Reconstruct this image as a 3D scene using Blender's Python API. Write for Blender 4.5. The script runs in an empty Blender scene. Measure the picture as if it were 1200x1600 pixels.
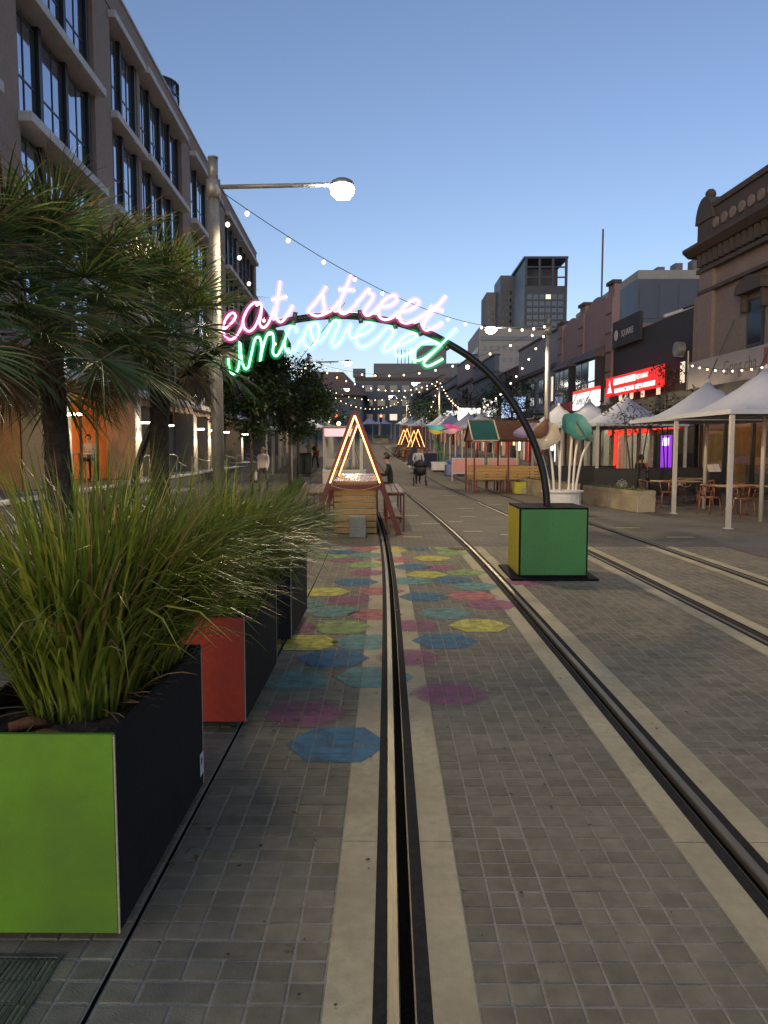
import bpy, math, random
from mathutils import Vector, Matrix
R = math.radians
random.seed(7)
sc = bpy.context.scene
COL = sc.collection

# ------------------------------------------------------------------ camera
cam = bpy.data.cameras.new('camera'); camo = bpy.data.objects.new('camera', cam); COL.objects.link(camo)
cam.sensor_fit = 'VERTICAL'; cam.sensor_height = 24.0; cam.lens = 18.0
cam.clip_start = 0.05; cam.clip_end = 3000
camo.location = (0, 0, 1.70); camo.rotation_euler = (R(90 - 4.764), 0, R(0.43))
sc.camera = camo
# ------------------------------------------------------------------ sky, sun, exposure
SUN_EL, SUN_AZ = 15.0, 205.0      # low sun behind the camera (azimuth clockwise from +Y)
w = bpy.data.worlds.new('World'); sc.world = w; w.use_nodes = True
nt = w.node_tree; nt.nodes.clear()
out = nt.nodes.new('ShaderNodeOutputWorld'); bg = nt.nodes.new('ShaderNodeBackground')
sky = nt.nodes.new('ShaderNodeTexSky'); sky.sky_type = 'NISHITA'; sky.sun_disc = False
sky.sun_elevation = R(SUN_EL); sky.sun_rotation = R(SUN_AZ); sky.altitude = 0
sky.air_density = 1.0; sky.dust_density = 1.0; sky.ozone_density = 1.2
bg.inputs['Strength'].default_value = 0.15
tint = nt.nodes.new('ShaderNodeVectorMath'); tint.operation = 'MULTIPLY'; tint.inputs[1].default_value = (.94, .93, 1.08)   # dusk: a little less green than the clear-day model
nt.links.new(sky.outputs[0], tint.inputs[0]); nt.links.new(tint.outputs[0], bg.inputs[0]); nt.links.new(bg.outputs[0], out.inputs[0])
sl = bpy.data.lights.new('sun', 'SUN'); so = bpy.data.objects.new('sun', sl); COL.objects.link(so)
sl.energy = 0.15; sl.angle = R(12); sl.color = (1, .86, .7)
_d = Vector((math.sin(R(SUN_AZ)), math.cos(R(SUN_AZ)), math.tan(R(20))))
so.rotation_euler = _d.to_track_quat('Z', 'Y').to_euler(); so.location = (0, -20, 30)
sc.view_settings.view_transform = 'Standard'; sc.view_settings.look = 'None'
sc.view_settings.exposure = 0.1; sc.view_settings.gamma = 1.0
sc.view_settings.use_curve_mapping = False
sc.cycles.use_denoising = True
sc.cycles.max_bounces = 6; sc.cycles.transparent_max_bounces = 12
sc.cycles.sample_clamp_indirect = 4.0
sc.cycles.caustics_reflective = False; sc.cycles.caustics_refractive = False

# ------------------------------------------------------------------ the street's course
def sp(s, k): return k * math.log1p(math.exp(min(s / k, 60)))
def bend(Y): return -0.055 * (sp(Y - 13, 3) - 0.0)
def gz(Y): return 0.035 * (sp(Y - 36, 5) - sp(Y - 175, 5))
def W(x0, Y, z=0.0): return Vector((x0 + bend(Y), Y, gz(Y) + z))
HEAD = R(3.15)       # the street turns left by this much beyond the kink
def head(Y): return math.atan(0.055 / (1 + math.exp(-(Y - 13) / 3)))

# ------------------------------------------------------------------ materials
MATS = {}
def principled(name):
    m = bpy.data.materials.new(name); m.use_nodes = True
    return m, m.node_tree, m.node_tree.nodes['Principled BSDF']
def mat(name, col, rough=.6, var=.18, scale=4.0, bump=0.0, bscale=40.0, metal=0.0, spec=.5, objrand=0.0, island=0.0, hue=None, stretch=None, world=False):
    """plain surface colour with two scales of noise, fine relief, and optional per-piece variation"""
    m, t, b = principled(name); N = t.nodes; L = t.links
    tc = N.new('ShaderNodeTexCoord'); src = tc.outputs['Object']
    if world: src = N.new('ShaderNodeNewGeometry').outputs['Position']
    if stretch:
        mp = N.new('ShaderNodeMapping'); mp.inputs['Scale'].default_value = stretch
        L.new(src, mp.inputs[0]); src = mp.outputs[0]
    n1 = N.new('ShaderNodeTexNoise'); n1.inputs['Scale'].default_value = scale; n1.inputs['Detail'].default_value = 6
    n2 = N.new('ShaderNodeTexNoise'); n2.inputs['Scale'].default_value = scale * 9; n2.inputs['Detail'].default_value = 3
    L.new(src, n1.inputs['Vector']); L.new(src, n2.inputs['Vector'])
    ad = N.new('ShaderNodeMath'); ad.operation = 'ADD'; L.new(n1.outputs[0], ad.inputs[0]); L.new(n2.outputs[0], ad.inputs[1])
    mr = N.new('ShaderNodeMapRange'); mr.inputs[1].default_value = .7; mr.inputs[2].default_value = 1.3
    mr.inputs[3].default_value = 1 - var * 1.3; mr.inputs[4].default_value = 1 + var
    L.new(ad.outputs[0], mr.inputs[0]); fac = mr.outputs[0]
    for amt, kind in ((objrand, 'o'), (island, 'i')):
        if amt:
            s = N.new('ShaderNodeObjectInfo').outputs['Random'] if kind == 'o' else N.new('ShaderNodeNewGeometry').outputs['Random Per Island']
            r2 = N.new('ShaderNodeMapRange'); r2.inputs[3].default_value = 1 - amt; r2.inputs[4].default_value = 1 + amt
            L.new(s, r2.inputs[0]); mu = N.new('ShaderNodeMath'); mu.operation = 'MULTIPLY'
            L.new(fac, mu.inputs[0]); L.new(r2.outputs[0], mu.inputs[1]); fac = mu.outputs[0]
    vm = N.new('ShaderNodeVectorMath'); vm.operation = 'SCALE'; vm.inputs[0].default_value = col
    L.new(fac, vm.inputs['Scale'])
    if hue:
        mx = N.new('ShaderNodeMix'); mx.data_type = 'RGBA'; n3 = N.new('ShaderNodeTexNoise'); n3.inputs['Scale'].default_value = scale * .6; n3.inputs['Detail'].default_value = 4
        L.new(src, n3.inputs['Vector']); r3 = N.new('ShaderNodeMapRange'); r3.inputs[1].default_value = .45; r3.inputs[2].default_value = .68
        L.new(n3.outputs[0], r3.inputs[0]); L.new(r3.outputs[0], mx.inputs[0]); L.new(vm.outputs[0], mx.inputs[6]); mx.inputs[7].default_value = (*hue, 1)
        L.new(mx.outputs[2], b.inputs['Base Color'])
    else:
        L.new(vm.outputs[0], b.inputs['Base Color'])
    rr = N.new('ShaderNodeMapRange'); rr.inputs[3].default_value = max(rough - .12, .02); rr.inputs[4].default_value = min(rough + .12, 1)
    L.new(n1.outputs[0], rr.inputs[0]); L.new(rr.outputs[0], b.inputs['Roughness'])
    b.inputs['Metallic'].default_value = metal; b.inputs['Specular IOR Level'].default_value = spec
    if bump:
        bn = N.new('ShaderNodeTexNoise'); bn.inputs['Scale'].default_value = bscale; bn.inputs['Detail'].default_value = 4
        L.new(src, bn.inputs['Vector']); bp = N.new('ShaderNodeBump'); bp.inputs['Strength'].default_value = bump; bp.inputs['Distance'].default_value = .01
        L.new(bn.outputs[0], bp.inputs['Height']); L.new(bp.outputs[0], b.inputs['Normal'])
    MATS[name] = m; return m
def emit(name, col, strength, base=(.8, .8, .8), sample=True):
    m, t, b = principled(name)
    b.inputs['Base Color'].default_value = (*base, 1); b.inputs['Emission Color'].default_value = (*col, 1)
    b.inputs['Emission Strength'].default_value = strength
    if not sample: m.cycles.emission_sampling = 'NONE'
    MATS[name] = m; return m
def glassy(name, col, rough=.04, var=0.0):
    m, t, b = principled(name)
    b.inputs['Base Color'].default_value = (*col, 1); b.inputs['Roughness'].default_value = rough
    b.inputs['Specular IOR Level'].default_value = .8; b.inputs['IOR'].default_value = 1.6
    n = t.nodes.new('ShaderNodeTexNoise'); n.inputs['Scale'].default_value = .7
    bp = t.nodes.new('ShaderNodeBump'); bp.inputs['Strength'].default_value = .06; bp.inputs['Distance'].default_value = .05
    tc = t.nodes.new('ShaderNodeTexCoord'); t.links.new(tc.outputs['Object'], n.inputs['Vector'])
    t.links.new(n.outputs[0], bp.inputs['Height']); t.links.new(bp.outputs[0], b.inputs['Normal'])
    MATS[name] = m; return m
def clear_glass(name, tint=(.9, .95, .95), mixf=.12):
    m, t, b = principled(name); N = t.nodes
    tr = N.new('ShaderNodeBsdfTransparent'); tr.inputs[0].default_value = (*tint, 1)
    gl = N.new('ShaderNodeBsdfGlossy'); gl.inputs['Roughness'].default_value = .03
    mx = N.new('ShaderNodeMixShader'); mx.inputs[0].default_value = mixf
    t.links.new(tr.outputs[0], mx.inputs[1]); t.links.new(gl.outputs[0], mx.inputs[2])
    t.links.new(mx.outputs[0], N['Material Output'].inputs[0]); MATS[name] = m; return m
def glow_tube(name, col, strength, alpha):
    m, t, b = principled(name); N = t.nodes
    tr = N.new('ShaderNodeBsdfTransparent'); em = N.new('ShaderNodeEmission'); em.inputs[0].default_value = (*col, 1); em.inputs[1].default_value = strength
    mx = N.new('ShaderNodeMixShader'); mx.inputs[0].default_value = alpha
    t.links.new(tr.outputs[0], mx.inputs[1]); t.links.new(em.outputs[0], mx.inputs[2])
    t.links.new(mx.outputs[0], N['Material Output'].inputs[0]); m.cycles.emission_sampling = 'NONE'; MATS[name] = m; return m

# ------------------------------------------------------------------ mesh helpers
class MB:
    def __init__(s): s.v = []; s.f = []; s.mi = []; s.cur = 0
    def face(s, *pts):
        i = len(s.v); s.v += [tuple(p) for p in pts]; s.f.append(tuple(range(i, i + len(pts)))); s.mi.append(s.cur); return s
    def box(s, x0, x1, y0, y1, z0, z1, M=None):
        i = len(s.v); c = [(x, y, z) for z in (z0, z1) for y in (y0, y1) for x in (x0, x1)]
        s.v += [tuple(M @ Vector(p)) for p in c] if M else c
        for f in ((0, 2, 3, 1), (4, 5, 7, 6), (0, 1, 5, 4), (2, 6, 7, 3), (0, 4, 6, 2), (1, 3, 7, 5)):
            s.f.append(tuple(i + k for k in f)); s.mi.append(s.cur)
        return s
    def bbox(s, x0, x1, y0, y1, z0, z1, b=.01, M=None):
        """box with chamfered edges"""
        i = len(s.v); P = []
        xs, ys, zs = (x0, x1), (y0, y1), (z0, z1); sg = (1, -1)
        idx = {}
        for a in (0, 1):
            for c in (0, 1):
                for d in (0, 1):
                    p = [xs[a], ys[c], zs[d]]; q = (sg[a] * b, sg[c] * b, sg[d] * b)
                    for ax in range(3):
                        r = [p[k] + (q[k] if k != ax else 0) for k in range(3)]
                        idx[(a, c, d, ax)] = i + len(P); P.append(tuple(M @ Vector(r)) if M else tuple(r))
        s.v += P
        def F(*k): s.f.append(tuple(idx[q] for q in k)); s.mi.append(s.cur)
        for a in (0, 1): F((a, 0, 0, 0), (a, 1, 0, 0), (a, 1, 1, 0), (a, 0, 1, 0))
        for c in (0, 1): F((0, c, 0, 1), (1, c, 0, 1), (1, c, 1, 1), (0, c, 1, 1))
        for d in (0, 1): F((0, 0, d, 2), (1, 0, d, 2), (1, 1, d, 2), (0, 1, d, 2))
        for a in (0, 1):
            for c in (0, 1): F((a, c, 0, 0), (a, c, 1, 0), (a, c, 1, 1), (a, c, 0, 1))
            for d in (0, 1): F((a, 0, d, 0), (a, 1, d, 0), (a, 1, d, 2), (a, 0, d, 2))
        for c in (0, 1):
            for d in (0, 1): F((0, c, d, 1), (1, c, d, 1), (1, c, d, 2), (0, c, d, 2))
        for a in (0, 1):
            for c in (0, 1):
                for d in (0, 1): F((a, c, d, 0), (a, c, d, 1), (a, c, d, 2))
        return s
    def bar(s, a, b, w, h=None, up=(0, 0, 1)):
        """rectangular bar from a to b, w across, h along up"""
        h = h or w; a = Vector(a); b = Vector(b); d = (b - a).normalized(); u = Vector(up)
        if abs(d.dot(u)) > .98: u = Vector((0, 1, 0))
        r = d.cross(u).normalized(); u = r.cross(d).normalized()
        i = len(s.v)
        for p in (a, b):
            for (p1, p2) in ((-1, -1), (1, -1), (1, 1), (-1, 1)): s.v.append(tuple(p + r * (w / 2 * p1) + u * (h / 2 * p2)))
        for f in ((0, 1, 2, 3), (7, 6, 5, 4), (0, 4, 5, 1), (1, 5, 6, 2), (2, 6, 7, 3), (3, 7, 4, 0)):
            s.f.append(tuple(i + k for k in f)); s.mi.append(s.cur)
        return s
    def tube(s, path, r, n=8, cap=True, closed=False):
        path = [Vector(p) for p in path]; m = len(path)
        rs = r if isinstance(r, (list, tuple)) else [r] * m
        i0 = len(s.v); prev = None
        for k, p in enumerate(path):
            d = (path[min(k + 1, m - 1)] - path[max(k - 1, 0)])
            d = d.normalized() if d.length > 1e-9 else Vector((0, 0, 1))
            if prev is None:
                u = Vector((0, 0, 1)) if abs(d.z) < .9 else Vector((1, 0, 0))
                u = (u - d * u.dot(d)).normalized()
            else:
                u = prev - d * prev.dot(d); u = u.normalized() if u.length > 1e-6 else d.orthogonal().normalized()
            prev = u; v = d.cross(u)
            for j in range(n):
                a = 2 * math.pi * j / n; s.v.append(tuple(p + (u * math.cos(a) + v * math.sin(a)) * rs[k]))
        for k in range(m - 1):
            for j in range(n):
                a = i0 + k * n + j; b = i0 + k * n + (j + 1) % n
                s.f.append((a, b, b + n, a + n)); s.mi.append(s.cur)
        if cap:
            s.f.append(tuple(i0 + j for j in reversed(range(n)))); s.mi.append(s.cur)
            s.f.append(tuple(i0 + (m - 1) * n + j for j in range(n))); s.mi.append(s.cur)
        return s
    def lathe(s, prof, c=(0, 0, 0), n=24, sx=1, sy=1):
        i0 = len(s.v); m = len(prof)
        for (r, z) in prof:
            for j in range(n):
                a = 2 * math.pi * j / n; s.v.append((c[0] + r * sx * math.cos(a), c[1] + r * sy * math.sin(a), c[2] + z))
        for k in range(m - 1):
            for j in range(n):
                a = i0 + k * n + j; b = i0 + k * n + (j + 1) % n
                s.f.append((a, b, b + n, a + n)); s.mi.append(s.cur)
        s.f.append(tuple(i0 + j for j in reversed(range(n)))); s.mi.append(s.cur)
        s.f.append(tuple(i0 + (m - 1) * n + j for j in range(n))); s.mi.append(s.cur)
        return s
    def prism(s, poly, a, b, plane='xz'):
        """extrude a 2-D outline between a and b along the missing axis"""
        def P(p, t): return {'xz': (p[0], t, p[1]), 'xy': (p[0], p[1], t), 'yz': (t, p[0], p[1])}[plane]
        i = len(s.v); n = len(poly)
        s.v += [P(p, a) for p in poly] + [P(p, b) for p in poly]
        s.f.append(tuple(range(i, i + n))); s.mi.append(s.cur)
        s.f.append(tuple(range(i + 2 * n - 1, i + n - 1, -1))); s.mi.append(s.cur)
        for k in range(n):
            j = (k + 1) % n; s.f.append((i + j, i + k, i + n + k, i + n + j)); s.mi.append(s.cur)
        return s
    def ball(s, c, r, n=8, m=5, sz=1.0):
        pr = [(r * math.sin(math.pi * k / m), -r * sz * math.cos(math.pi * k / m)) for k in range(m + 1)]
        pr[0] = (r * .02, -r * sz); pr[-1] = (r * .02, r * sz); return s.lathe(pr, c, n)
    def mesh(s, name, mats, smooth=False):
        me = bpy.data.meshes.new(name); me.from_pydata(s.v, [], s.f)
        for m in (mats if isinstance(mats, (list, tuple)) else [mats]): me.materials.append(MATS[m] if isinstance(m, str) else m)
        if any(s.mi): me.polygons.foreach_set('material_index', s.mi)
        if smooth: me.polygons.foreach_set('use_smooth', [True] * len(s.f))
        me.update(); return me
    def build(s, name, mats, parent=None, smooth=False, loc=None, rz=None):
        o = link(name, s.mesh(name, mats, smooth), parent)
        if loc is not None: o.location = loc
        if rz is not None: o.rotation_euler = (0, 0, rz)
        return o
def link(name, data, parent=None):
    o = bpy.data.objects.new(name, data); COL.objects.link(o)
    if parent: o.parent = parent
    return o
def tag(o, label=None, cat=None, group=None, kind=None):
    if label: o['label'] = label
    if cat: o['category'] = cat
    if group: o['group'] = group
    if kind: o['kind'] = kind
    return o
def thing(name, label, cat, loc=(0, 0, 0), rz=0.0, group=None):
    o = link(name, None); o.empty_display_size = .2; o.location = loc; o.rotation_euler = (0, 0, rz)
    return tag(o, label, cat, group)
def kids(o): return [c for c in bpy.data.objects if c.parent is o]
def copy_tree(o, parent=None):
    c = o.copy(); COL.objects.link(c); c.parent = parent
    for ch in o.children: copy_tree(ch, c)
    return c
def light(kind, loc, energy, col, parent=None, size=.1, rot=None, spot=None, name='lamp_light'):
    l = bpy.data.lights.new(name, kind); l.energy = energy; l.color = col
    if kind in ('POINT', 'SPOT'): l.shadow_soft_size = size
    if kind == 'AREA': l.size = size
    if spot: l.spot_size = spot; l.spot_blend = .6
    o = link(name, l, parent); o.location = loc
    if rot: o.rotation_euler = rot
    return o
def text(name, body, size, material, parent, M, extrude=.004, shear=0, align='LEFT', sx=1.0):
    cu = bpy.data.curves.new(name, 'FONT'); cu.body = body; cu.size = size; cu.extrude = extrude; cu.shear = shear; cu.align_x = align; cu.resolution_u = 3
    tmp = bpy.data.objects.new('tmp', cu)
    me = bpy.data.meshes.new_from_object(tmp); bpy.data.objects.remove(tmp); bpy.data.curves.remove(cu)
    me.materials.clear(); me.materials.append(MATS[material])
    if sx != 1.0: me.transform(Matrix.Diagonal((sx, 1, 1, 1)))
    o = link(name, me, parent); o.matrix_local = M; return o
def spline(pts, n=6):
    """Catmull-Rom through 2-D/3-D points"""
    P = [Vector(p) for p in pts]; out = []
    for i in range(len(P) - 1):
        a = P[max(i - 1, 0)]; b = P[i]; c = P[i + 1]; d = P[min(i + 2, len(P) - 1)]
        for k in range(n):
            t = k / n
            out.append(.5 * ((2 * b) + (c - a) * t + (2 * a - 5 * b + 4 * c - d) * t * t + (3 * b - a - 3 * c + d) * t ** 3))
    out.append(P[-1]); return out
# ------------------------------------------------------------------ palette
mat('paver', (.225, .192, .125), .88, .20, 1.3, .35, 160, objrand=.15, spec=.2, world=True)
mat('paver_mass', (.225, .192, .125), .88, .20, 1.3, .35, 160, island=.15, spec=.2, world=True)
mat('mortar', (.32, .28, .21), .95, .2, 8, .4, 120)
mat('slab_concrete', (.50, .415, .235), .92, .16, 2.2, .25, 90, hue=(.36, .29, .165))
mat('rubber', (.030, .028, .025), .9, .3, 20, .3, 60, spec=.08)
mat('groove', (.004, .004, .004), .95, .3, 60, .6, 90, spec=.02)
mat('rail_steel', (.20, .18, .13), .55, .2, 14, .1, 60, metal=.7, stretch=(1, .05, 1))
mat('rail_edge', (.14, .12, .085), .6, .2, 14, metal=.7)
mat('footpath', (.17, .165, .155), .8, .15, 1.2, .25, 60)
mat('steel_grate', (.20, .20, .18), .5, .25, 10, metal=.8)
mat('asphalt', (.055, .055, .055), .9, .2, 3, .4, 80)
def brick_ground(name, c1, c2, mortar, bw, rh):
    m, t, b = principled(name); N = t.nodes; L = t.links
    tc = N.new('ShaderNodeTexCoord'); br = N.new('ShaderNodeTexBrick'); L.new(tc.outputs['Object'], br.inputs['Vector'])
    br.offset = 0.5; br.inputs['Color1'].default_value = (*c1, 1); br.inputs['Color2'].default_value = (*c2, 1); br.inputs['Mortar'].default_value = (*mortar, 1)
    br.inputs['Scale'].default_value = 1; br.inputs['Brick Width'].default_value = bw; br.inputs['Row Height'].default_value = rh
    br.inputs['Mortar Size'].default_value = .006; br.inputs['Bias'].default_value = 0
    n = N.new('ShaderNodeTexNoise'); n.inputs['Scale'].default_value = .8; n.inputs['Detail'].default_value = 8; L.new(tc.outputs['Object'], n.inputs['Vector'])
    mr = N.new('ShaderNodeMapRange'); mr.inputs[1].default_value = .3; mr.inputs[2].default_value = .7; mr.inputs[3].default_value = .72; mr.inputs[4].default_value = 1.2
    L.new(n.outputs[0], mr.inputs[0]); vm = N.new('ShaderNodeVectorMath'); vm.operation = 'SCALE'; L.new(br.outputs[0], vm.inputs[0]); L.new(mr.outputs[0], vm.inputs['Scale'])
    L.new(vm.outputs[0], b.inputs['Base Color'])
    r2 = N.new('ShaderNodeMapRange'); r2.inputs[3].default_value = .75; r2.inputs[4].default_value = .98; b.inputs['Specular IOR Level'].default_value = .2; L.new(n.outputs[0], r2.inputs[0]); L.new(r2.outputs[0], b.inputs['Roughness'])
    bp = N.new('ShaderNodeBump'); bp.inputs['Strength'].default_value = .4; bp.inputs['Distance'].default_value = .006; bp.invert = True
    L.new(br.outputs['Fac'], bp.inputs['Height']); L.new(bp.outputs[0], b.inputs['Normal']); MATS[name] = m
brick_ground('far_paving', (.19, .165, .118), (.145, .127, .093), (.075, .065, .048), .22, .11)
brick_ground('side_paving', (.15, .137, .115), (.135, .124, .107), (.09, .083, .07), .6, .3)

# ------------------------------------------------------------------ the ground
def ys(a, b): 
    out = [a]; y = a
    while y < b: y = min(b, y + (1.0 if y < 60 else 5.0 if y < 200 else 40)); out.append(y)
    return out
def strip(name, x0, x1, ya, yb, z, m, parent=None, bent=True, kind='structure', nx=1):
    mb = MB(); Y = ys(ya, yb)
    for a, b in zip(Y, Y[1:]):
        for k in range(nx):
            xa = x0 + (x1 - x0) * k / nx; xb = x0 + (x1 - x0) * (k + 1) / nx
            if bent: mb.face(W(xa, a, z), W(xb, a, z), W(xb, b, z), W(xa, b, z))
            else: mb.face((xa, a, gz(a) + z), (xb, a, gz(a) + z), (xb, b, gz(b) + z), (xa, b, gz(b) + z))
    o = mb.build(name, m, parent)
    if not parent: tag(o, kind=kind)
    return o
strip('ground', -500, 500, -40, 1500, -.03, 'asphalt', bent=False)
_m = MB(); _Y = ys(-6, 13.2)
for (xa, xb) in ((-1.62, -.047), (.136, 1.375), (1.558, 3.263), (3.446, 4.685), (4.868, 5.9)):
    for a, b in zip(_Y, _Y[1:]): _m.face(W(xa, a, -.0035), W(xb, a, -.0035), W(xb, b, -.0035), W(xa, b, -.0035))
pave = tag(_m.build('paving_bed', 'mortar'), kind='structure')
strip('street_paving', -1.62, 5.9, 13.2, 175, 0, 'far_paving')
strip('footpath_west', -9.6, -1.62, -6, 175, .0, 'side_paving')
strip('footpath_east', 5.9, 14.5, -6, 175, .0, 'side_paving')

# pavers, one by one: setts between the rail slabs
PANELS = [(-1.60, -.915, 6), (-.895, -.199, 6), (.278, 1.233, 9), (1.702, 3.111, 13), (3.588, 4.543, 9), (5.012, 5.89, 8)]
ROW, JOINT = .102, .008
def paver_shape(mb, x0, x1, y0, y1, z, tilt=(0, 0)):
    b = .005; zt = [z + tilt[0] * sx + tilt[1] * sy for sx, sy in ((-1, -1), (1, -1), (1, 1), (-1, 1))]
    i = len(mb.v); c = ((x0, y0), (x1, y0), (x1, y1), (x0, y1)); s = ((b, b), (-b, b), (-b, -b), (b, -b))
    mb.v += [(p[0], p[1], -.014) for p in c] + [(p[0], p[1], zt[k] - .003) for k, p in enumerate(c)] + [(p[0] + s[k][0], p[1] + s[k][1], zt[k]) for k, p in enumerate(c)]
    mb.f.append((i + 8, i + 9, i + 10, i + 11)); mb.mi.append(0)
    for a in (0, 4):
        for k in range(4):
            j = (k + 1) % 4; mb.f.append((i + a + k, i + a + j, i + a + 4 + j, i + a + 4 + k)); mb.mi.append(0)
rects = []          # every sett: (distance key, x0, x1, y0, y1)
for (xa, xb, n) in PANELS:
    cw = (xb - xa) / n; Y = 1.4
    while Y < 13.1:
        k = 0
        while k < n:
            step = 2 if (random.random() < .10 and k < n - 1) else 1
            x0 = xa + k * cw + JOINT / 2; x1 = xa + (k + step) * cw - JOINT / 2
            y0, y1 = Y + JOINT / 2, Y + ROW - JOINT / 2
            xm, ym = (x0 + x1) / 2, (y0 + y1) / 2
            vis = 2.3 < ym and -.5 < xm / ym < .485 and not (xm < -.95 and ym > 2.7)
            rects.append(((ym if vis else 99), x0, x1, y0, y1)); k += step
        Y += ROW
rects.sort()
def bx(x, y): return x + bend(y)
mass = MB(); shared = {}
for i, (key, x0, x1, y0, y1) in enumerate(rects):
    dz = random.uniform(-.0012, .0012); tl = (random.uniform(-.0008, .0008), random.uniform(-.0008, .0008))
    if i < 300:
        key2 = (round(x1 - x0, 3), random.randrange(3))
        if key2 not in shared:
            mb = MB(); wx = (x1 - x0) / 2; wy = (y1 - y0) / 2; paver_shape(mb, -wx, wx, -wy, wy, 0, tl); shared[key2] = mb.mesh('paver', 'paver')
        o = link('paver', shared[key2], pave); ym = (y0 + y1) / 2; o.location = (bx((x0 + x1) / 2, ym), ym, dz)
    else:
        d = bend((y0 + y1) / 2); paver_shape(mass, x0 + d, x1 + d, y0, y1, dz, tl)
tag(mass.build('pavers', 'paver_mass', pave), kind='stuff')

# concrete slabs beside the rails, cast in lengths
for off in (0, 3.31):
    for (a, b) in ((-.197, -.047), (.136, .276), (1.235, 1.375), (1.558, 1.70)):
        y = -3.0
        while y < 13.2:
            e = min(y + 3.1, 13.2); mb = MB(); Y = ys(y + .002, e - .002)
            for p, q in zip(Y, Y[1:]): mb.face(W(a + off, p, .001), W(b + off, p, .001), W(b + off, q, .001), W(a + off, q, .001))
            mb.build('concrete_slab', 'slab_concrete', pave); y = e
def prof_strip(mb, prof, ya, yb, off):
    Y = ys(ya, yb)
    for p, q in zip(Y, Y[1:]):
        for (x0, z0), (x1, z1) in zip(prof, prof[1:]): mb.face(W(x0 + off, p, z0), W(x1 + off, p, z1), W(x1 + off, q, z1), W(x0 + off, q, z0))
    return mb
def mirror(pr, c): return [(c - x, z) for x, z in pr][::-1]
RAIL_LABELS = ['grooved steel tram rail running past the lime planter and under the lit timber A-frame', 'grooved steel tram rail passing just beside the black base plate of the green box',
               'grooved steel tram rail just beyond the green and yellow box', 'outermost grooved tram rail nearest the white canopies']
for i, (off, flip) in enumerate(((0, 0), (0, 1), (3.31, 0), (3.31, 1))):
    t = thing('tram_rail', RAIL_LABELS[i], 'rail', group='embedded tram rails')
    f = (lambda p: mirror(p, 1.511)) if flip else (lambda p: p)
    prof_strip(MB(), f([(-.047, .0015), (-.006, .001), (-.006, -.004)]), -3, 170, off).build('rubber_boot', 'rubber', t)
    prof_strip(MB(), f([(-.006, -.006), (-.002, .004), (.034, .004), (.038, -.004), (.04, -.045)]), -3, 170, off).build('rail_head', 'rail_steel', t)
    prof_strip(prof_strip(MB(), f([(.04, -.026), (.082, -.026)]), -3, 13.2, off), f([(.04, .003), (.082, .003)]), 13.2, 170, off).build('flangeway', 'groove', t)
    prof_strip(MB(), f([(.081, -.045), (.082, .002), (.087, .003)]), -3, 170, off).build('guard_edge', 'rail_edge', t)
    prof_strip(MB(), f([(.087, .002), (.136, .0015)]), -3, 170, off).build('rubber_boot', 'rubber', t)

# slot drain joint and the steel grate in front of the lime planter
tag(strip('slot_drain', -.911, -.898, 1.2, 13.2, -.001, 'groove'), kind='structure')
gr = thing('drain_grate', 'fine steel drainage grate in the paving in front of the lime planter', 'grate', (-1.36, 1.82, .0))
MB().box(-.26, .26, -.62, .62, -.011, -.006).build('pit', 'groove', gr)
gm = MB(); 
for k in range(27): gm.box(-.25 + k * .0192, -.25 + k * .0192 + .007, -.6, .6, -.006, .0035)
tag(gm.build('grate_bars', 'steel_grate', gr), kind='stuff')
gm = MB()
for k in range(13): gm.box(-.25, .25, -.6 + k * .099, -.6 + k * .099 + .006, -.006, .003)
gm.build('cross_bars', 'steel_grate', gr)
MB().box(-.265, -.252, -.62, .62, -.006, .006).box(.252, .265, -.62, .62, -.006, .006).box(-.252, .252, .605, .62, -.006, .006).build('frame', 'steel_grate', gr)

# ------------------------------------------------------------------ painted hexagons, cut paver by paver so the joints stay bare
def paint(name, col, soft):
    m, t, b = principled(name); N = t.nodes; L = t.links
    tc = N.new('ShaderNodeTexCoord'); n = N.new('ShaderNodeTexNoise'); n.inputs['Scale'].default_value = 9; n.inputs['Detail'].default_value = 9
    g = N.new('ShaderNodeNewGeometry'); L.new(g.outputs['Position'], n.inputs['Vector'])
    ln = N.new('ShaderNodeVectorMath'); ln.operation = 'LENGTH'; L.new(tc.outputs['Object'], ln.inputs[0])
    mr = N.new('ShaderNodeMapRange'); mr.interpolation_type = 'SMOOTHSTEP'; mr.inputs[1].default_value = .34 - .20 * soft; mr.inputs[2].default_value = .36 if soft < .1 else .31
    mr.inputs[3].default_value = .92 - .30 * soft; mr.inputs[4].default_value = (.9 if soft < .1 else .0); L.new(ln.outputs['Value'], mr.inputs[0])
    wr = N.new('ShaderNodeMapRange'); wr.inputs[1].default_value = .25; wr.inputs[2].default_value = .6; wr.inputs[3].default_value = .45; wr.inputs[4].default_value = 1.0; L.new(n.outputs[0], wr.inputs[0])
    mu = N.new('ShaderNodeMath'); mu.operation = 'MULTIPLY'; L.new(mr.outputs[0], mu.inputs[0]); L.new(wr.outputs[0], mu.inputs[1])
    L.new(mu.outputs[0], b.inputs['Alpha']); b.inputs['Roughness'].default_value = .9; b.inputs['Specular IOR Level'].default_value = .15
    vs = N.new('ShaderNodeVectorMath'); vs.operation = 'SCALE'; vs.inputs[0].default_value = col; r3 = N.new('ShaderNodeMapRange'); r3.inputs[3].default_value = .7; r3.inputs[4].default_value = 1.25
    L.new(n.outputs[0], r3.inputs[0]); L.new(r3.outputs[0], vs.inputs['Scale']); L.new(vs.outputs[0], b.inputs['Base Color']); MATS[name] = m
HC = {'b': (.09, .23, .32), 'm': (.44, .16, .24), 't': (.21, .40, .34), 'y': (.70, .62, .12), 'l': (.38, .52, .18), 'r': (.64, .22, .20)}
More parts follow.
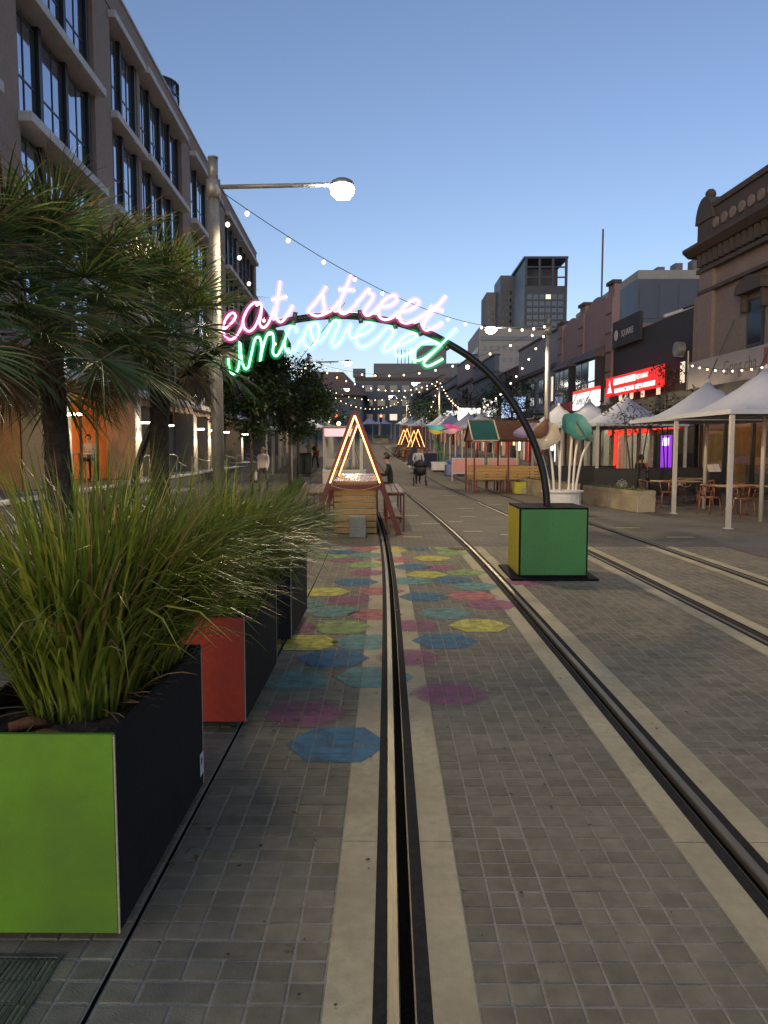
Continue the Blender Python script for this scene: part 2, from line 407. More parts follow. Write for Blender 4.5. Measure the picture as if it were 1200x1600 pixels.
for k, c in HC.items():
    for s in (0, .4, .8): paint('paint_%s_%d' % (k, s * 10), c, s)
def clip(poly, rect):
    x0, x1, y0, y1 = rect
    for ax, val, sg in ((0, x0, 1), (0, x1, -1), (1, y0, 1), (1, y1, -1)):
        out = []
        for i in range(len(poly)):
            a, b = poly[i - 1], poly[i]; da, db = (a[ax] - val) * sg, (b[ax] - val) * sg
            if da >= 0 and db >= 0: out.append(b)
            elif da >= 0 or db >= 0:
                t = da / (da - db); p = (a[0] + (b[0] - a[0]) * t, a[1] + (b[1] - a[1]) * t); out.append(p)
                if db >= 0: out.append(b)
        poly = out
        if not poly: break
    return poly
slabs = [(-.197, -.047), (.136, .276), (1.235, 1.375), (1.558, 1.70)]
HEX = [(400, 935, 'b', 0), (265, 805, 'm', .8), (885, 720, 'm', .8), (225, 665, 't', .8), (560, 650, 't', .4), (385, 570, 'b', .4), (705, 565, 'm', .8), (860, 495, 'b', .4), (1008, 430, 'y', 0),
       (720, 430, 'm', .8), (265, 503, 'y', 0), (420, 437, 'l', .4), (510, 500, 't', .4), (560, 383, 'r', .4), (380, 370, 't', .4), (200, 440, 'm', .8), (860, 378, 't', .4), (975, 303, 'r', 0),
       (1060, 340, 'm', .4), (585, 283, 'r', .4), (450, 320, 'm', .8), (350, 287, 'y', 0), (770, 308, 'b', .4), (990, 262, 't', .4), (720, 240, 't', .4), (480, 245, 'b', .4), (890, 235, 'b', .4),
       (780, 213, 'y', 0), (950, 203, 'l', .4), (850, 185, 'm', .8), (720, 180, 'b', .4), (520, 172, 'l', .4), (640, 150, 'r', .4), (440, 152, 'm', .8), (805, 143, 'y', 0), (530, 130, 't', .4),
       (890, 122, 'l', .4), (375, 133, 'l', .4), (640, 107, 'y', 0), (420, 118, 'b', .4), (515, 97, 'r', .4), (860, 83, 'l', .4), (740, 95, 'b', .8), (930, 100, 'm', .8), (1190, 242, 'm', .4),
       (530, 205, 'm', .8), (250, 340, 't', .8)]
for (cx, cy, c, s) in HEX:
    px, py = 380 + cx / 2.727, 820 + cy / 2.727
    Yc = (2040 / (py - 700) - .141) / .993; Xc = (px - 609) / (py - 700) * 1.7 - bend(Yc)
    if Yc > 12.9: Yc = 12.9
    hx = [(Xc + .30 * math.cos(math.pi / 3 * k), Yc + .30 * math.sin(math.pi / 3 * k)) for k in range(6)]
    mb = MB(); d = bend(Yc)
    cells = [r[1:] for r in rects if abs((r[1] + r[2]) / 2 - Xc) < .45 and abs((r[3] + r[4]) / 2 - Yc) < .4] + [(a, b, -3, 13.2) for a, b in slabs]
    for (x0, x1, y0, y1) in cells:
        g = -.0015 if y1 - y0 < 1 else 0
        p = clip(hx, (x0 + g, x1 - g, y0 + g, y1 - g))
        if len(p) > 2: mb.face(*[(q[0] - Xc, q[1] - Yc, .0038) for q in p])
    if mb.f:
        o = mb.build('painted_hexagon', 'paint_%s_%d' % (c, s * 10), pave); o.location = (Xc + d, Yc, 0)
# short worn dashes of paint further up the street
mat('dash_yellow', (.45, .40, .10), .7, .4, 12); mat('dash_white', (.36, .35, .32), .7, .4, 12)
for (x, Y, c, wd) in ((.6, 14.6, 'y', .35), (1.9, 15.6, 'y', .4), (2.5, 15.0, 'w', .3), (1.2, 17.2, 'w', .4), (.9, 19.2, 'w', .35), (2.3, 19.0, 'w', .4), (1.8, 17.6, 'y', .3), (.2, 20.5, 'w', .3), (2.6, 21.5, 'w', .5),
                       (5.3, 16.3, 'y', .5), (5.7, 14.6, 'y', .5), (3.7, 23, 'w', .5), (.7, 23.5, 'w', .4), (2.9, 27, 'w', .5), (1.0, 28, 'w', .5), (4.3, 30, 'w', .6), (5.0, 18.5, 'w', .5)):
    p = W(x, Y, .004); mb = MB().face((-wd / 2, -.06, 0), (wd / 2, -.05, 0), (wd / 2, .06, 0), (-wd / 2, .05, 0))
    tag(mb.build('painted_marking', 'dash_yellow' if c == 'y' else 'dash_white', loc=p), kind='structure')

# trodden gum, grit and a few dry leaves
mat('gum', (.035, .032, .028), .8, .3, 30); mat('dry_leaf', (.16, .09, .04), .8, .3, 20)
random.seed(5); gm = MB(); lf = MB()
for _ in range(170):
    Y = random.uniform(2.2, 11); x = random.uniform(-.85, .45 * Y); r = random.uniform(.004, .011)
    if any(a - .02 < x - o < b + .02 for o in (0, 3.31) for a, b in ((-.05, .14), (1.37, 1.56))): continue
    gm.face(*[(x + bend(Y) + r * random.uniform(.7, 1.2) * math.cos(a), Y + r * random.uniform(.7, 1.2) * math.sin(a), .0062) for a in [math.pi * 2 * k / 7 for k in range(7)]])
tag(gm.build('gum_spots', 'gum'), 'dark trodden gum spots scattered over the paving', 'gum', kind='stuff')
for _ in range(34):
    Y = random.uniform(2.2, 9); x = random.choice((random.uniform(-.9, -.3), random.uniform(-.85, .4 * Y))); a = random.uniform(0, 6.3); l = random.uniform(.015, .035); c, s_ = math.cos(a), math.sin(a)
    lf.face((x - l * c, Y - l * s_, .007), (x - s_ * l * .3, Y + c * l * .3, .012), (x + l * c, Y + l * s_, .007), (x + s_ * l * .3, Y - c * l * .3, .009))
tag(lf.build('leaf_litter', 'dry_leaf'), 'dry leaf litter scattered over the paving', 'leaves', kind='stuff')
# ------------------------------------------------------------------ people (one skinned body each, clothing by region, hair a child)
mat('skin', (.42, .25, .17), .55, .1, 12); mat('hair_dark', (.02, .015, .012), .5, .3, 30); mat('hair_light', (.25, .2, .15), .6, .2, 30)
mat('cloth_black', (.012, .012, .014), .85, .3, 25); mat('cloth_grey', (.38, .38, .40), .85, .15, 20); mat('cloth_white', (.62, .61, .58), .85, .12, 20)
mat('cloth_navy', (.02, .025, .06), .85, .2, 20); mat('cloth_red', (.30, .06, .04), .85, .2, 20); mat('cloth_dkgrey', (.06, .06, .065), .85, .2, 20)
def person(label, loc, rz, top='cloth_grey', legs='cloth_black', hair='hair_dark', pose='walk', arms=None, H=1.68, seat=.45, long_hair=False, sleeve=True):
    k = H / 1.70; J = {}
    if pose == 'sit':
        hip = seat + .10
        J['pel'] = (0, 0, hip); J['wst'] = (0, .02, hip + .20); J['chs'] = (0, .05, hip + .40); J['nck'] = (0, .09, hip + .56); J['hd0'] = (0, .12, hip + .64); J['hd1'] = (0, .14, hip + .74); J['hd2'] = (0, .13, hip + .86)
        for s, n in ((-1, 'l'), (1, 'r')):
            J['hp' + n] = (s * .10, .02, hip - .02); J['kn' + n] = (s * .14, .44, hip - .02); J['an' + n] = (s * .14, .42, .09); J['to' + n] = (s * .15, .57, .05)
            J['sh' + n] = (s * .19, .06, hip + .50); J['el' + n] = (s * .25, .16, hip + .24); J['wr' + n] = (s * .14, .38, hip + .28); J['ha' + n] = (s * .10, .45, hip + .30)
    else:
        st = .17 if pose == 'walk' else .03
        J['pel'] = (0, 0, .93); J['wst'] = (0, .0, 1.08); J['chs'] = (0, .01, 1.28); J['nck'] = (0, .03, 1.45); J['hd0'] = (0, .045, 1.51); J['hd1'] = (0, .06, 1.58); J['hd2'] = (0, .05, 1.66)
        for s, n in ((-1, 'l'), (1, 'r')):
            f = s * st
            J['hp' + n] = (s * .09, .0, .90); J['kn' + n] = (s * .095, f * .75 + .03, .49); J['an' + n] = (s * .09, f - (.06 if f < 0 else 0), .09 + (.04 if f < 0 and pose == 'walk' else 0)); J['to' + n] = (s * .10, f + .13, .04)
            J['sh' + n] = (s * .185, .0, 1.40)
            if arms == 'push': J['el' + n] = (s * .24, .10, 1.14); J['wr' + n] = (s * .20, .34, 1.06); J['ha' + n] = (s * .18, .42, 1.05)
            elif arms == 'hold': J['el' + n] = (s * .23, .08, 1.14); J['wr' + n] = (s * .10, .27, 1.14); J['ha' + n] = (s * .04, .30, 1.15)
            else: J['el' + n] = (s * .235, -f * .5 - .02, 1.13); J['wr' + n] = (s * .24, -f * .9 + .05, .89); J['ha' + n] = (s * .235, -f * .95 + .08, .80)
    RAD = {'pel': .135, 'wst': .115, 'chs': .14, 'nck': .055, 'hd0': .065, 'hd1': .088, 'hd2': .072, 'hp': .085, 'kn': .058, 'an': .042, 'to': .035, 'sh': .068, 'el': .045, 'wr': .031, 'ha': .036}
    keys = list(J); ix = {q: i for i, q in enumerate(keys)}
    E = [('pel', 'wst'), ('wst', 'chs'), ('chs', 'nck'), ('nck', 'hd0'), ('hd0', 'hd1'), ('hd1', 'hd2')]
    for n in 'lr': E += [('pel', 'hp' + n), ('hp' + n, 'kn' + n), ('kn' + n, 'an' + n), ('an' + n, 'to' + n), ('chs', 'sh' + n), ('sh' + n, 'el' + n), ('el' + n, 'wr' + n), ('wr' + n, 'ha' + n)]
    me = bpy.data.meshes.new('tmpbody'); me.from_pydata([tuple(c * k for c in J[q]) for q in keys], [(ix[a], ix[b]) for a, b in E], [])
    o = bpy.data.objects.new('tmpbody', me); COL.objects.link(o)
    sk = o.modifiers.new('s', 'SKIN'); sk.use_smooth_shade = True; o.modifiers.new('u', 'SUBSURF').levels = 2
    for q in keys:
        d = me.skin_vertices[0].data[ix[q]]; r = RAD.get(q) or RAD[q[:2]]; r *= k
        d.radius = (r * (1.25 if q in ('chs', 'pel', 'wst') else 1), r * (.85 if q in ('chs', 'wst') else 1)); d.use_root = (q == 'pel')
    body = bpy.data.meshes.new_from_object(o.evaluated_get(bpy.context.evaluated_depsgraph_get()))
    bpy.data.objects.remove(o); bpy.data.meshes.remove(me)
    body.materials.clear()
    for m in (top, legs, 'skin', 'cloth_black'): body.materials.append(MATS[m])
    nz = J['nck'][2] * k; pz = J['pel'][2] * k; ha = [Vector(J['ha' + n]) * k for n in 'lr']; wr = [Vector(J['wr' + n]) * k for n in 'lr']
    for p in body.polygons:
        c = p.center; p.use_smooth = True
        if c.z > nz + .01 or min((c - h).length for h in ha) < .075 * k: p.material_index = 2
        elif c.z < .085 * k: p.material_index = 3
        elif c.z < pz - .02 or (pose == 'sit' and c.y > .16 and c.z < pz + .10): p.material_index = 1 if min((c - h).length for h in wr) > .1 else 0
        else: p.material_index = 0
    body.name = 'body'
    t = thing('person', label, 'person', loc, rz)
    link('body', body, t)
    h1 = Vector(J['hd1']) * k; hm = MB(); hm.ball((0, 0, 0), .107 * k, 14, 10, 1.08)
    keep = [(f) for f in hm.f if not all(hm.v[i][1] > .035 and hm.v[i][2] < .055 for i in f)]
    hm.f = keep; hm.mi = [0] * len(keep)
    if long_hair: hm.tube([(0, -.07, .02), (0, -.10, -.10), (0, -.09, -.26)], [.08, .085, .04], 10)
    ho = hm.build('hair', hair, t, True); ho.location = h1 + Vector((0, -.012, .035))
    fm = MB()
    fm.ball((-.033, .083, .0), .012, 6, 4).ball((.033, .083, .0), .012, 6, 4); fm.build('eyes', 'hair_dark', t).location = h1
    MB().tube([(0, .082, .005), (0, .105, -.028), (0, .088, -.034)], [.008, .014, .008], 6).build('nose', 'skin', t, True).location = h1
    return t
# ------------------------------------------------------------------ street lamps
mat('galv', (.30, .29, .26), .5, .2, 5, .15, 40, metal=.55); mat('lamp_housing', (.25, .25, .24), .5, .1, 5, metal=.5)
emit('lamp_led', (1.0, .95, .86), 60, sample=False)
def batwing(l):
    """street luminaire optics: throws further out than straight down, nothing upwards"""
    l.use_nodes = True; t = l.node_tree; N = t.nodes; L = t.links; em = N['Emission']
    tc = N.new('ShaderNodeTexCoord'); sx = N.new('ShaderNodeSeparateXYZ'); L.new(tc.outputs['Normal'], sx.inputs[0])
    ng = N.new('ShaderNodeMath'); ng.operation = 'MULTIPLY'; ng.inputs[1].default_value = -1; L.new(sx.outputs[2], ng.inputs[0])
    mx = N.new('ShaderNodeMath'); mx.operation = 'MAXIMUM'; mx.inputs[1].default_value = .28; L.new(ng.outputs[0], mx.inputs[0])
    pw = N.new('ShaderNodeMath'); pw.operation = 'POWER'; pw.inputs[1].default_value = -2.3; L.new(mx.outputs[0], pw.inputs[0])
    cut = N.new('ShaderNodeMapRange'); cut.interpolation_type = 'SMOOTHSTEP'; cut.inputs[1].default_value = .14; cut.inputs[2].default_value = .46; L.new(ng.outputs[0], cut.inputs[0])
    mu = N.new('ShaderNodeMath'); mu.operation = 'MULTIPLY'; L.new(pw.outputs[0], mu.inputs[0]); L.new(cut.outputs[0], mu.inputs[1])
    L.new(mu.outputs[0], em.inputs['Strength'])
LAMP_W = 430
def street_lamp(label, x0, Y, side, power=LAMP_W):
    p = W(x0, Y); t = thing('street_lamp', label, 'street lamp', p, head(Y), 'street lamps down the tram street')
    MB().tube([(0, 0, 0), (0, 0, .25)], .16, 14).build('base', 'galv', t, True)
    MB().tube([(0, 0, .2), (0, 0, 3), (0, 0, 6.12)], [.115, .108, .095], 14).build('pole', 'galv', t, True)
    MB().tube([(0, 0, 6.1), (0, 0, 6.42)], .125, 14).tube([(0, 0, 6.42), (0, 0, 6.78)], [.085, .085], 14).tube([(0, 0, 6.78), (0, 0, 6.81)], .095, 14).build('collar', 'galv', t, True)
    MB().tube([(side * .08, 0, 6.30), (side * 2.09, 0, 6.36)], .04, 10).build('arm', 'galv', t, True)
    hd = MB().lathe([(.02, .10), (.12, .09), (.19, .05), (.215, .0), (.2, -.03)], (side * 2.28, 0, 6.36), 20).build('lamp_head', 'lamp_housing', t, True)
    MB().lathe([(.20, -.032), (.215, -.08), (.20, -.16), (.135, -.23), (.02, -.26)], (side * 2.28, 0, 6.36), 20).build('lens', 'lamp_led', t, True)
    l = light('POINT', (side * 2.28, 0, 5.98), power, (1.0, .76, .44), t, .2); batwing(l.data)
    return t
street_lamp('tall grey street lamp with its lit head over the neon sign, rising behind the palms', -2.98, 14, 1)
street_lamp('grey street lamp standing among white canopies before the pink stepped parapet', 7.2, 30.7, -1)
street_lamp('street lamp seen under the neon sign beside the dark street tree', -2.95, 45, 1)
street_lamp('street lamp rising behind the glowing flower parasols', 7.6, 69.6, -1)
street_lamp('small far street lamp where the bulb strings dip above the timber A-frame', -3.0, 82, 1)
street_lamp('farthest street lamp on the shop side, near the red traffic light', 7.5, 106, -1)

# ------------------------------------------------------------------ planter boxes on castors
mat('lime_panel', (.105, .27, .004), .55, .10, 2.5, .12, 200, hue=(.075, .17, .014)); mat('red_panel', (.50, .055, .025), .55, .14, 4, .1, 150, hue=(.38, .05, .03))
mat('charcoal_board', (.018, .018, .018), .75, .2, 8, .15, 120, spec=.15); mat('ply_edge', (.35, .31, .24), .7, .2, 30); mat('soil', (.05, .032, .02), .95, .4, 20, .9, 40)
mat('bark_chunk', (.18, .075, .03), .9, .4, 15, .6, 50); mat('liner', (.012, .012, .012), .5, .2, 10); mat('castor_rubber', (.03, .03, .03), .6); mat('castor_metal', (.2, .2, .2), .4, metal=.8)
mat('sticker', (.62, .61, .60), .6, .08, 10); mat('print_dark', (.03, .03, .03), .6)
def planter(label, x0, x1, y0, y1, z0, z1, front, sticker=False):
    t = thing('planter_box', label, 'planter', (0, 0, 0), 0, 'planter boxes on castors')
    MB().bbox(x0 + .004, x1 - .004, y0, y0 + .022, z0, z1, .003).build('front_panel', front, t)
    MB().bbox(x1 - .022, x1, y0 + .023, y1 - .023, z0, z1, .003).build('side_panel', 'charcoal_board', t)
    MB().bbox(x0, x0 + .022, y0 + .023, y1 - .023, z0, z1, .003).build('side_panel', 'charcoal_board', t)
    MB().bbox(x0, x1, y1 - .022, y1, z0, z1, .003).build('back_panel', 'charcoal_board', t)
    MB().box(x0 + .022, x1 - .022, y0 + .022, y1 - .022, z0 + .01, z0 + .03).build('floor_board', 'charcoal_board', t)
    MB().box(x1 - .003, x1 + .0025, y0 - .0015, y0 + .006, z0 + .002, z1 - .002).build('panel_edge', 'ply_edge', t)
    MB().box(x1 - .001, x1 + .0025, y1 - .008, y1 + .0015, z0 + .002, z1 - .002).build('panel_edge', 'ply_edge', t)
    mb = MB()
    for a, b, c, d in ((x0 + .023, x0 + .035, y0 + .024, y1 - .024), (x1 - .035, x1 - .023, y0 + .024, y1 - .024), (x0 + .036, x1 - .036, y1 - .036, y1 - .024)): mb.box(a, b, c, d, z1 - .2, z1 - .012)
    mb.build('liner', 'liner', t)
    sm = MB(); n = 14
    zs = {}
    for i in range(n + 1):
        for j in range(n + 1):
            zs[i, j] = z1 - .09 + .03 * math.sin(i * 1.9 + j * 2.3) * .5 + random.uniform(-.012, .012)
    P = lambda i, j: (x0 + .03 + (x1 - x0 - .06) * i / n, y0 + .03 + (y1 - y0 - .06) * j / n, zs[i, j])
    for i in range(n):
        for j in range(n): sm.face(P(i, j), P(i + 1, j), P(i + 1, j + 1), P(i, j + 1))
    sm.build('soil', 'soil', t)
    for cx in (x0 + .09, x1 - .09):
        for cy in (y0 + .1, y1 - .1):
            c = MB().tube([(cx - .014, cy, .027), (cx + .014, cy, .027)], .026, 12).build('castor', 'castor_rubber', t, True)
            MB().box(cx - .02, cx - .016, cy - .02, cy + .02, .03, z0 - .002).box(cx + .016, cx + .02, cy - .02, cy + .02, .03, z0 - .002).box(cx - .04, cx + .04, cy - .04, cy + .04, z0 - .006, z0 - .001).build('bracket', 'castor_metal', c)
    if sticker:
        s = MB().face((x1 + .003, y1 - .075, z0 + .06), (x1 + .003, y1 - .006, z0 + .06), (x1 + .003, y1 - .006, z0 + .17), (x1 + .003, y1 - .075, z0 + .17)).build('sticker', 'sticker', t)
        MB().box(x1 + .0032, x1 + .0045, y1 - .055, y1 - .048, z0 + .11, z0 + .14).box(x1 + .0032, x1 + .0045, y1 - .04, y1 - .033, z0 + .115, z0 + .14).box(x1 + .0032, x1 + .0045, y1 - .055, y1 - .033, z0 + .14, z0 + .145).build('print', 'print_dark', s)
    return t
PL = [(-1.55, -.915, 2.47, 3.65, .058, .752), (-1.46, -.86, 4.46, 5.74, .07, .70), (-1.44, -.84, 6.45, 7.7, .07, .70)]
planter('lime green fronted planter box on castors with charcoal sides and a small white sticker', *PL[0], 'lime_panel', True)
planter('charcoal planter box with red front panel standing behind the lime one', *PL[1], 'red_panel')
planter('charcoal planter box farthest along the row, behind the red fronted one', *PL[2], 'charcoal_board')
for k in range(16):
    x, y = random.uniform(-1.4, -1.02), random.uniform(2.53, 2.72); a = random.uniform(-.5, .5); l = random.uniform(.03, .11)
    if k > 2: continue
    tag(MB().tube([(0, 0, 0), (l * math.cos(a), l * math.sin(a), .01), (2 * l * math.cos(a), 2 * l * math.sin(a), 0)], [.018, .024, .014], 7).build('bark_piece', 'bark_chunk', None, True, (x - l, y, .69)),
        ['reddish bark piece at the front rim of the lime planter, near the corner', 'reddish bark piece lying mid way along the lime planter front rim', 'short reddish bark piece on the lime planter soil'][k], 'bark', 'bark pieces in the lime planter')
# strappy grass
def leafmat(name, col, tip, rough=.45):
    m, t, b = principled(name); N = t.nodes; L = t.links
    g = N.new('ShaderNodeNewGeometry'); rp = N.new('ShaderNodeValToRGB'); rp.color_ramp.elements[0].color = (*[c * .6 for c in col], 1); rp.color_ramp.elements[1].color = (*tip, 1)
    e = rp.color_ramp.elements.new(.55); e.color = (*col, 1); L.new(g.outputs['Random Per Island'], rp.inputs[0])
    n = N.new('ShaderNodeTexNoise'); n.inputs['Scale'].default_value = 6; L.new(g.outputs['Position'], n.inputs['Vector'])
    mr = N.new('ShaderNodeMapRange'); mr.inputs[3].default_value = .65; mr.inputs[4].default_value = 1.3; L.new(n.outputs[0], mr.inputs[0])
    vm = N.new('ShaderNodeVectorMath'); vm.operation = 'SCALE'; L.new(rp.outputs[0], vm.inputs[0]); L.new(mr.outputs[0], vm.inputs['Scale']); L.new(vm.outputs[0], b.inputs['Base Color'])
    b.inputs['Roughness'].default_value = rough; b.inputs['Specular IOR Level'].default_value = .5
    tr = N.new('ShaderNodeBsdfTranslucent'); L.new(vm.outputs[0], tr.inputs[0]); mx = N.new('ShaderNodeMixShader'); mx.inputs[0].default_value = .3
    L.new(b.outputs[0], mx.inputs[1]); L.new(tr.outputs[0], mx.inputs[2]); L.new(mx.outputs[0], N['Material Output'].inputs[0]); MATS[name] = m
leafmat('grass_green', (.15, .22, .025), (.33, .37, .05)); leafmat('grass_yellow', (.30, .29, .04), (.42, .36, .07)); leafmat('grass_dry', (.30, .19, .08), (.42, .30, .14), .7)
leafmat('grass_deep', (.07, .13, .025), (.14, .20, .035), .6); leafmat('palm_green', (.09, .155, .035), (.21, .26, .075), .45); leafmat('palm_dry', (.20, .13, .06), (.30, .21, .10), .7)
def blade(mb, p, az, length, lean, curl, wd, mi, seg=6):
    d = Vector((math.cos(az), math.sin(az), 0)); side = Vector((-d.y, d.x, 0)); pos = Vector(p); th = lean; mb.cur = mi; prev = None
    tw = random.uniform(-.6, .6)
    for k in range(seg + 1):
        u = k / seg; wv = wd * (1 - u ** 2.2) * (.55 + .45 * min(1, u * 4)) + .0006
        s = (side * math.cos(tw * u) + Vector((0, 0, 1)) * math.sin(tw * u)) * wv / 2
        a, b = pos - s, pos + s
        if prev is None: i = len(mb.v); mb.v += [tuple(a), tuple(b)]
        else:
            j = len(mb.v); mb.v += [tuple(a), tuple(b)]; mb.f.append((j - 2, j - 1, j + 1, j)); mb.mi.append(mi)
        prev = 1
        th += curl / seg * (0.4 + 1.2 * u); pos = pos + (d * math.sin(th) + Vector((0, 0, 1)) * math.cos(th)) * (length / seg)
def grass(label, cx, cy, z, n, hmin, hmax, rad, deep=False, spill=0.0, group='strappy grasses in the planters', bias=None, wd=.011):
    mb = MB()
    for _ in range(n):
        r = rad * math.sqrt(random.random()); a = random.uniform(0, 2 * math.pi); q = random.random()
        L = random.uniform(hmin, hmax); out = r / rad
        az = a + random.uniform(-.7, .7)
        if bias is not None and random.random() < .35: az = bias + random.uniform(-.6, .6)
        lean = .06 + .35 * out * random.random(); curl = random.uniform(.15, .8) + (random.uniform(.6, 1.5) if random.random() < .38 + spill else 0)
        mi = 0 if q < .76 else 1 if q < .90 else 2
        blade(mb, (r * math.cos(a), r * math.sin(a) * 1.2, 0), az, L, lean, curl, random.uniform(.6, 1.3) * wd, mi)
    for _ in range(n // 10):
        r = rad * random.random(); a = random.uniform(0, 2 * math.pi); blade(mb, (r * math.cos(a), r * math.sin(a), 0), a, random.uniform(.15, .4), random.uniform(.6, 1.2), random.uniform(.3, 1.2), wd * .7, 2)
    t = thing('strappy_grass', label, 'plant', (cx, cy, z), 0, group)
    mb.build('blades', ['grass_deep' if deep else 'grass_green', 'grass_yellow' if not deep else 'grass_green', 'grass_dry'], t)
    return t
random.seed(11)
grass('clump of strappy green grass at the front of the lime planter', -1.25, 3.05, .66, 1250, .5, 1.12, .20, wd=.0145)
grass('clump of strappy green grass at the back of the lime planter, arching over its side', -1.2, 3.40, .66, 1350, .5, 1.18, .22, spill=.3, bias=-.2, wd=.0145)
grass('clump of strappy grass spilling over the red front panel', -1.12, 4.80, .61, 1200, .65, 1.15, .26, spill=.4, bias=-.8, wd=.015)
grass('glossy grass clump at the back of the red fronted planter', -1.12, 5.35, .61, 1200, .6, 1.0, .26, deep=True, spill=.4, bias=0.0, wd=.012)
grass('dark glossy grass clump in the farthest planter of the row', -1.10, 6.85, .61, 1200, .5, .9, .28, deep=True, spill=.4, bias=0.0, wd=.013)
grass('dark grass clump at the far end of the planter row', -1.10, 7.35, .61, 1000, .5, .85, .26, deep=True, spill=.4, bias=.2, wd=.013)

# ------------------------------------------------------------------ fan palms
mat('palm_fibre', (.065, .05, .036), .95, .5, 14, 1.0, 30)
FROND = {}
def frond_mesh(el, dead, v):
    key = (el, dead, v)
    if key in FROND: return FROND[key]
    random.seed(hash((el, dead, v)) % 9999); mb = MB()
    e = R(el); pl = random.uniform(.55, .8); pts = []; pos = Vector((0, 0, 0)); th = e + .15
    for k in range(6):
        pts.append(pos.copy()); th -= .05 + (.06 if el < 30 else .02); pos = pos + Vector((math.cos(th), 0, math.sin(th))) * pl / 5
    mb.tube(pts, [.016, .014, .012, .011, .010, .009], 5)
    f = Vector((math.cos(th), 0, math.sin(th))); s = Vector((0, 1, 0)); up = Vector((-math.sin(th), 0, math.cos(th)))
    n = 40; base = pts[-1]
    for k in range(n):
        a = (k / (n - 1) - .5) * 2 * R(125 if not dead else 70); L = random.uniform(.55, .78) * (1 - .25 * abs(a) / R(125))
        d = (f * math.cos(a) + s * math.sin(a) + up * .16 * math.cos(k * 2.1)).normalized(); nrm = up
        p = base.copy(); wd = .020; ax = d.cross(nrm).normalized(); droop = random.uniform(.25, .7) if not dead else random.uniform(.8, 1.4)
        i = len(mb.v); seg = 6; mb.cur = 1 if dead or random.random() < .14 else 0
        for q in range(seg + 1):
            u = q / seg; wv = wd * (.35 + 1.3 * u if u < .5 else 1.0 - .95 * (u - .5) * 2) + .001
            cf = nrm * wv * .35
            mb.v += [tuple(p - ax * wv / 2 - cf), tuple(p + cf * .2), tuple(p + ax * wv / 2 - cf)]
            if q:
                j = i + 3 * q
                for (x, y) in ((0, 1), (1, 2)): mb.f.append((j - 3 + x, j - 3 + y, j + y, j + x)); mb.mi.append(1 if (mb.cur == 0 and u > .86 and k % 3 == 0) else mb.cur)
            dd = d + Vector((0, 0, -1)) * droop * max(0, u - .35) * 1.9; dd.normalize(); p = p + dd * L / seg
    FROND[key] = mb.mesh('frond', ['palm_green', 'palm_dry'], False); return FROND[key]
def palm(label, x, y, trunk_h, n, seed, sc_=1.0, rt=.15):
    random.seed(seed); t = thing('fan_palm', label, 'palm tree', (x, y, 0), 0, 'fan palms beside the planters')
    mb = MB(); pts = []; rs = []; ax = random.uniform(-.05, .05)
    for k in range(13):
        u = k / 12; pts.append((ax * u * u * trunk_h, .03 * math.sin(3 * u), u * trunk_h)); rs.append(rt * (1.15 - .25 * u) * random.uniform(.93, 1.08) + (.05 if u > .85 else 0))
    mb.tube(pts, rs, 14)
    for _ in range(520):   # old leaf bases and fibre
        u = random.random() ** .8; a = random.uniform(0, 6.283); r = rt * (1.12 - .25 * u); z = u * trunk_h
        c = Vector((math.cos(a), math.sin(a), 0)); p = c * (r * .97) + Vector((ax * u * u * trunk_h, 0, z)); q = p + c * random.uniform(.01, .05) + Vector((0, 0, random.uniform(.04, .14) * random.choice((1, 1, -1))))
        s = Vector((-c.y, c.x, 0)) * random.uniform(.004, .018); mb.face(p - s, p + s, q)
    mb.build('trunk', 'palm_fibre', t)
    ga = 2.39996; random.seed(seed + 1)
    for k in range(n):
        u = k / (n - 1); el = [80, 64, 50, 36, 22, 8, -8, -24][min(7, int(u * 8))]; dead = (u > .90) or (u > .75 and random.random() < .25)
        o = link('frond', frond_mesh(el, dead, k % 2), t); o.location = (ax * trunk_h + .03 * math.cos(k * ga), .03 * math.sin(k * ga), trunk_h + .12 - .34 * u)
        o.rotation_euler = (random.uniform(-.12, .12), random.uniform(-.12, .12), k * ga + random.uniform(-.3, .3)); s = sc_ * random.uniform(.85, 1.12) * (.8 if dead else 1); o.scale = (s, s, s)
    return t
palm('shaggy fan palm with thick dark trunk rising behind the lime planter grass', -3.45, 8.0, 3.05, 46, 3, 1.25, .125)
palm('fan palm whose fronds almost touch the neon lettering, lit green', -2.92, 9.7, 3.1, 44, 5, 1.02, .115)
palm('fan palm at the picture edge with only its fronds showing beside the lime planter', -3.75, 6.4, 2.85, 40, 9, 1.0, .13)
# ------------------------------------------------------------------ neon arch
mat('arch_black', (.012, .013, .013), .4, .2, 6, metal=.3); mat('box_black', (.012, .012, .012), .85, .2, 6, spec=.08); mat('box_green', (.045, .20, .05), .55, .10, 3, .12, 120, hue=(.036, .165, .042)); mat('box_yellow', (.42, .36, .02), .5, .08, 4, .1, 120)
mat('box_red', (.4, .05, .03), .5, .08, 4)
emit('neon_pink', (1.0, .42, .68), 2.8, (.9, .8, .85)); emit('neon_green', (.28, 1.0, .52), 2.6, (.8, .9, .85))
def glow_volume(name, col, strength):  # emissive volume for the halo added around the lettering
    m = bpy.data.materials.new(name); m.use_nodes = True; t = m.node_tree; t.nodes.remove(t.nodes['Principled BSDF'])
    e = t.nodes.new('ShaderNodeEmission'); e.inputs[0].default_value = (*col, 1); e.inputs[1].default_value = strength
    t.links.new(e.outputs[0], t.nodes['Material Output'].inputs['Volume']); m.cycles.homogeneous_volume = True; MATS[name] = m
glow_volume('halo_pink', (1.0, .10, .38), 4.6); glow_volume('halo_green', (.01, .85, .22), 4.2)
mat('clip_grey', (.2, .2, .19), .5)
AY = 10.3; S_ = AY / 1200.0
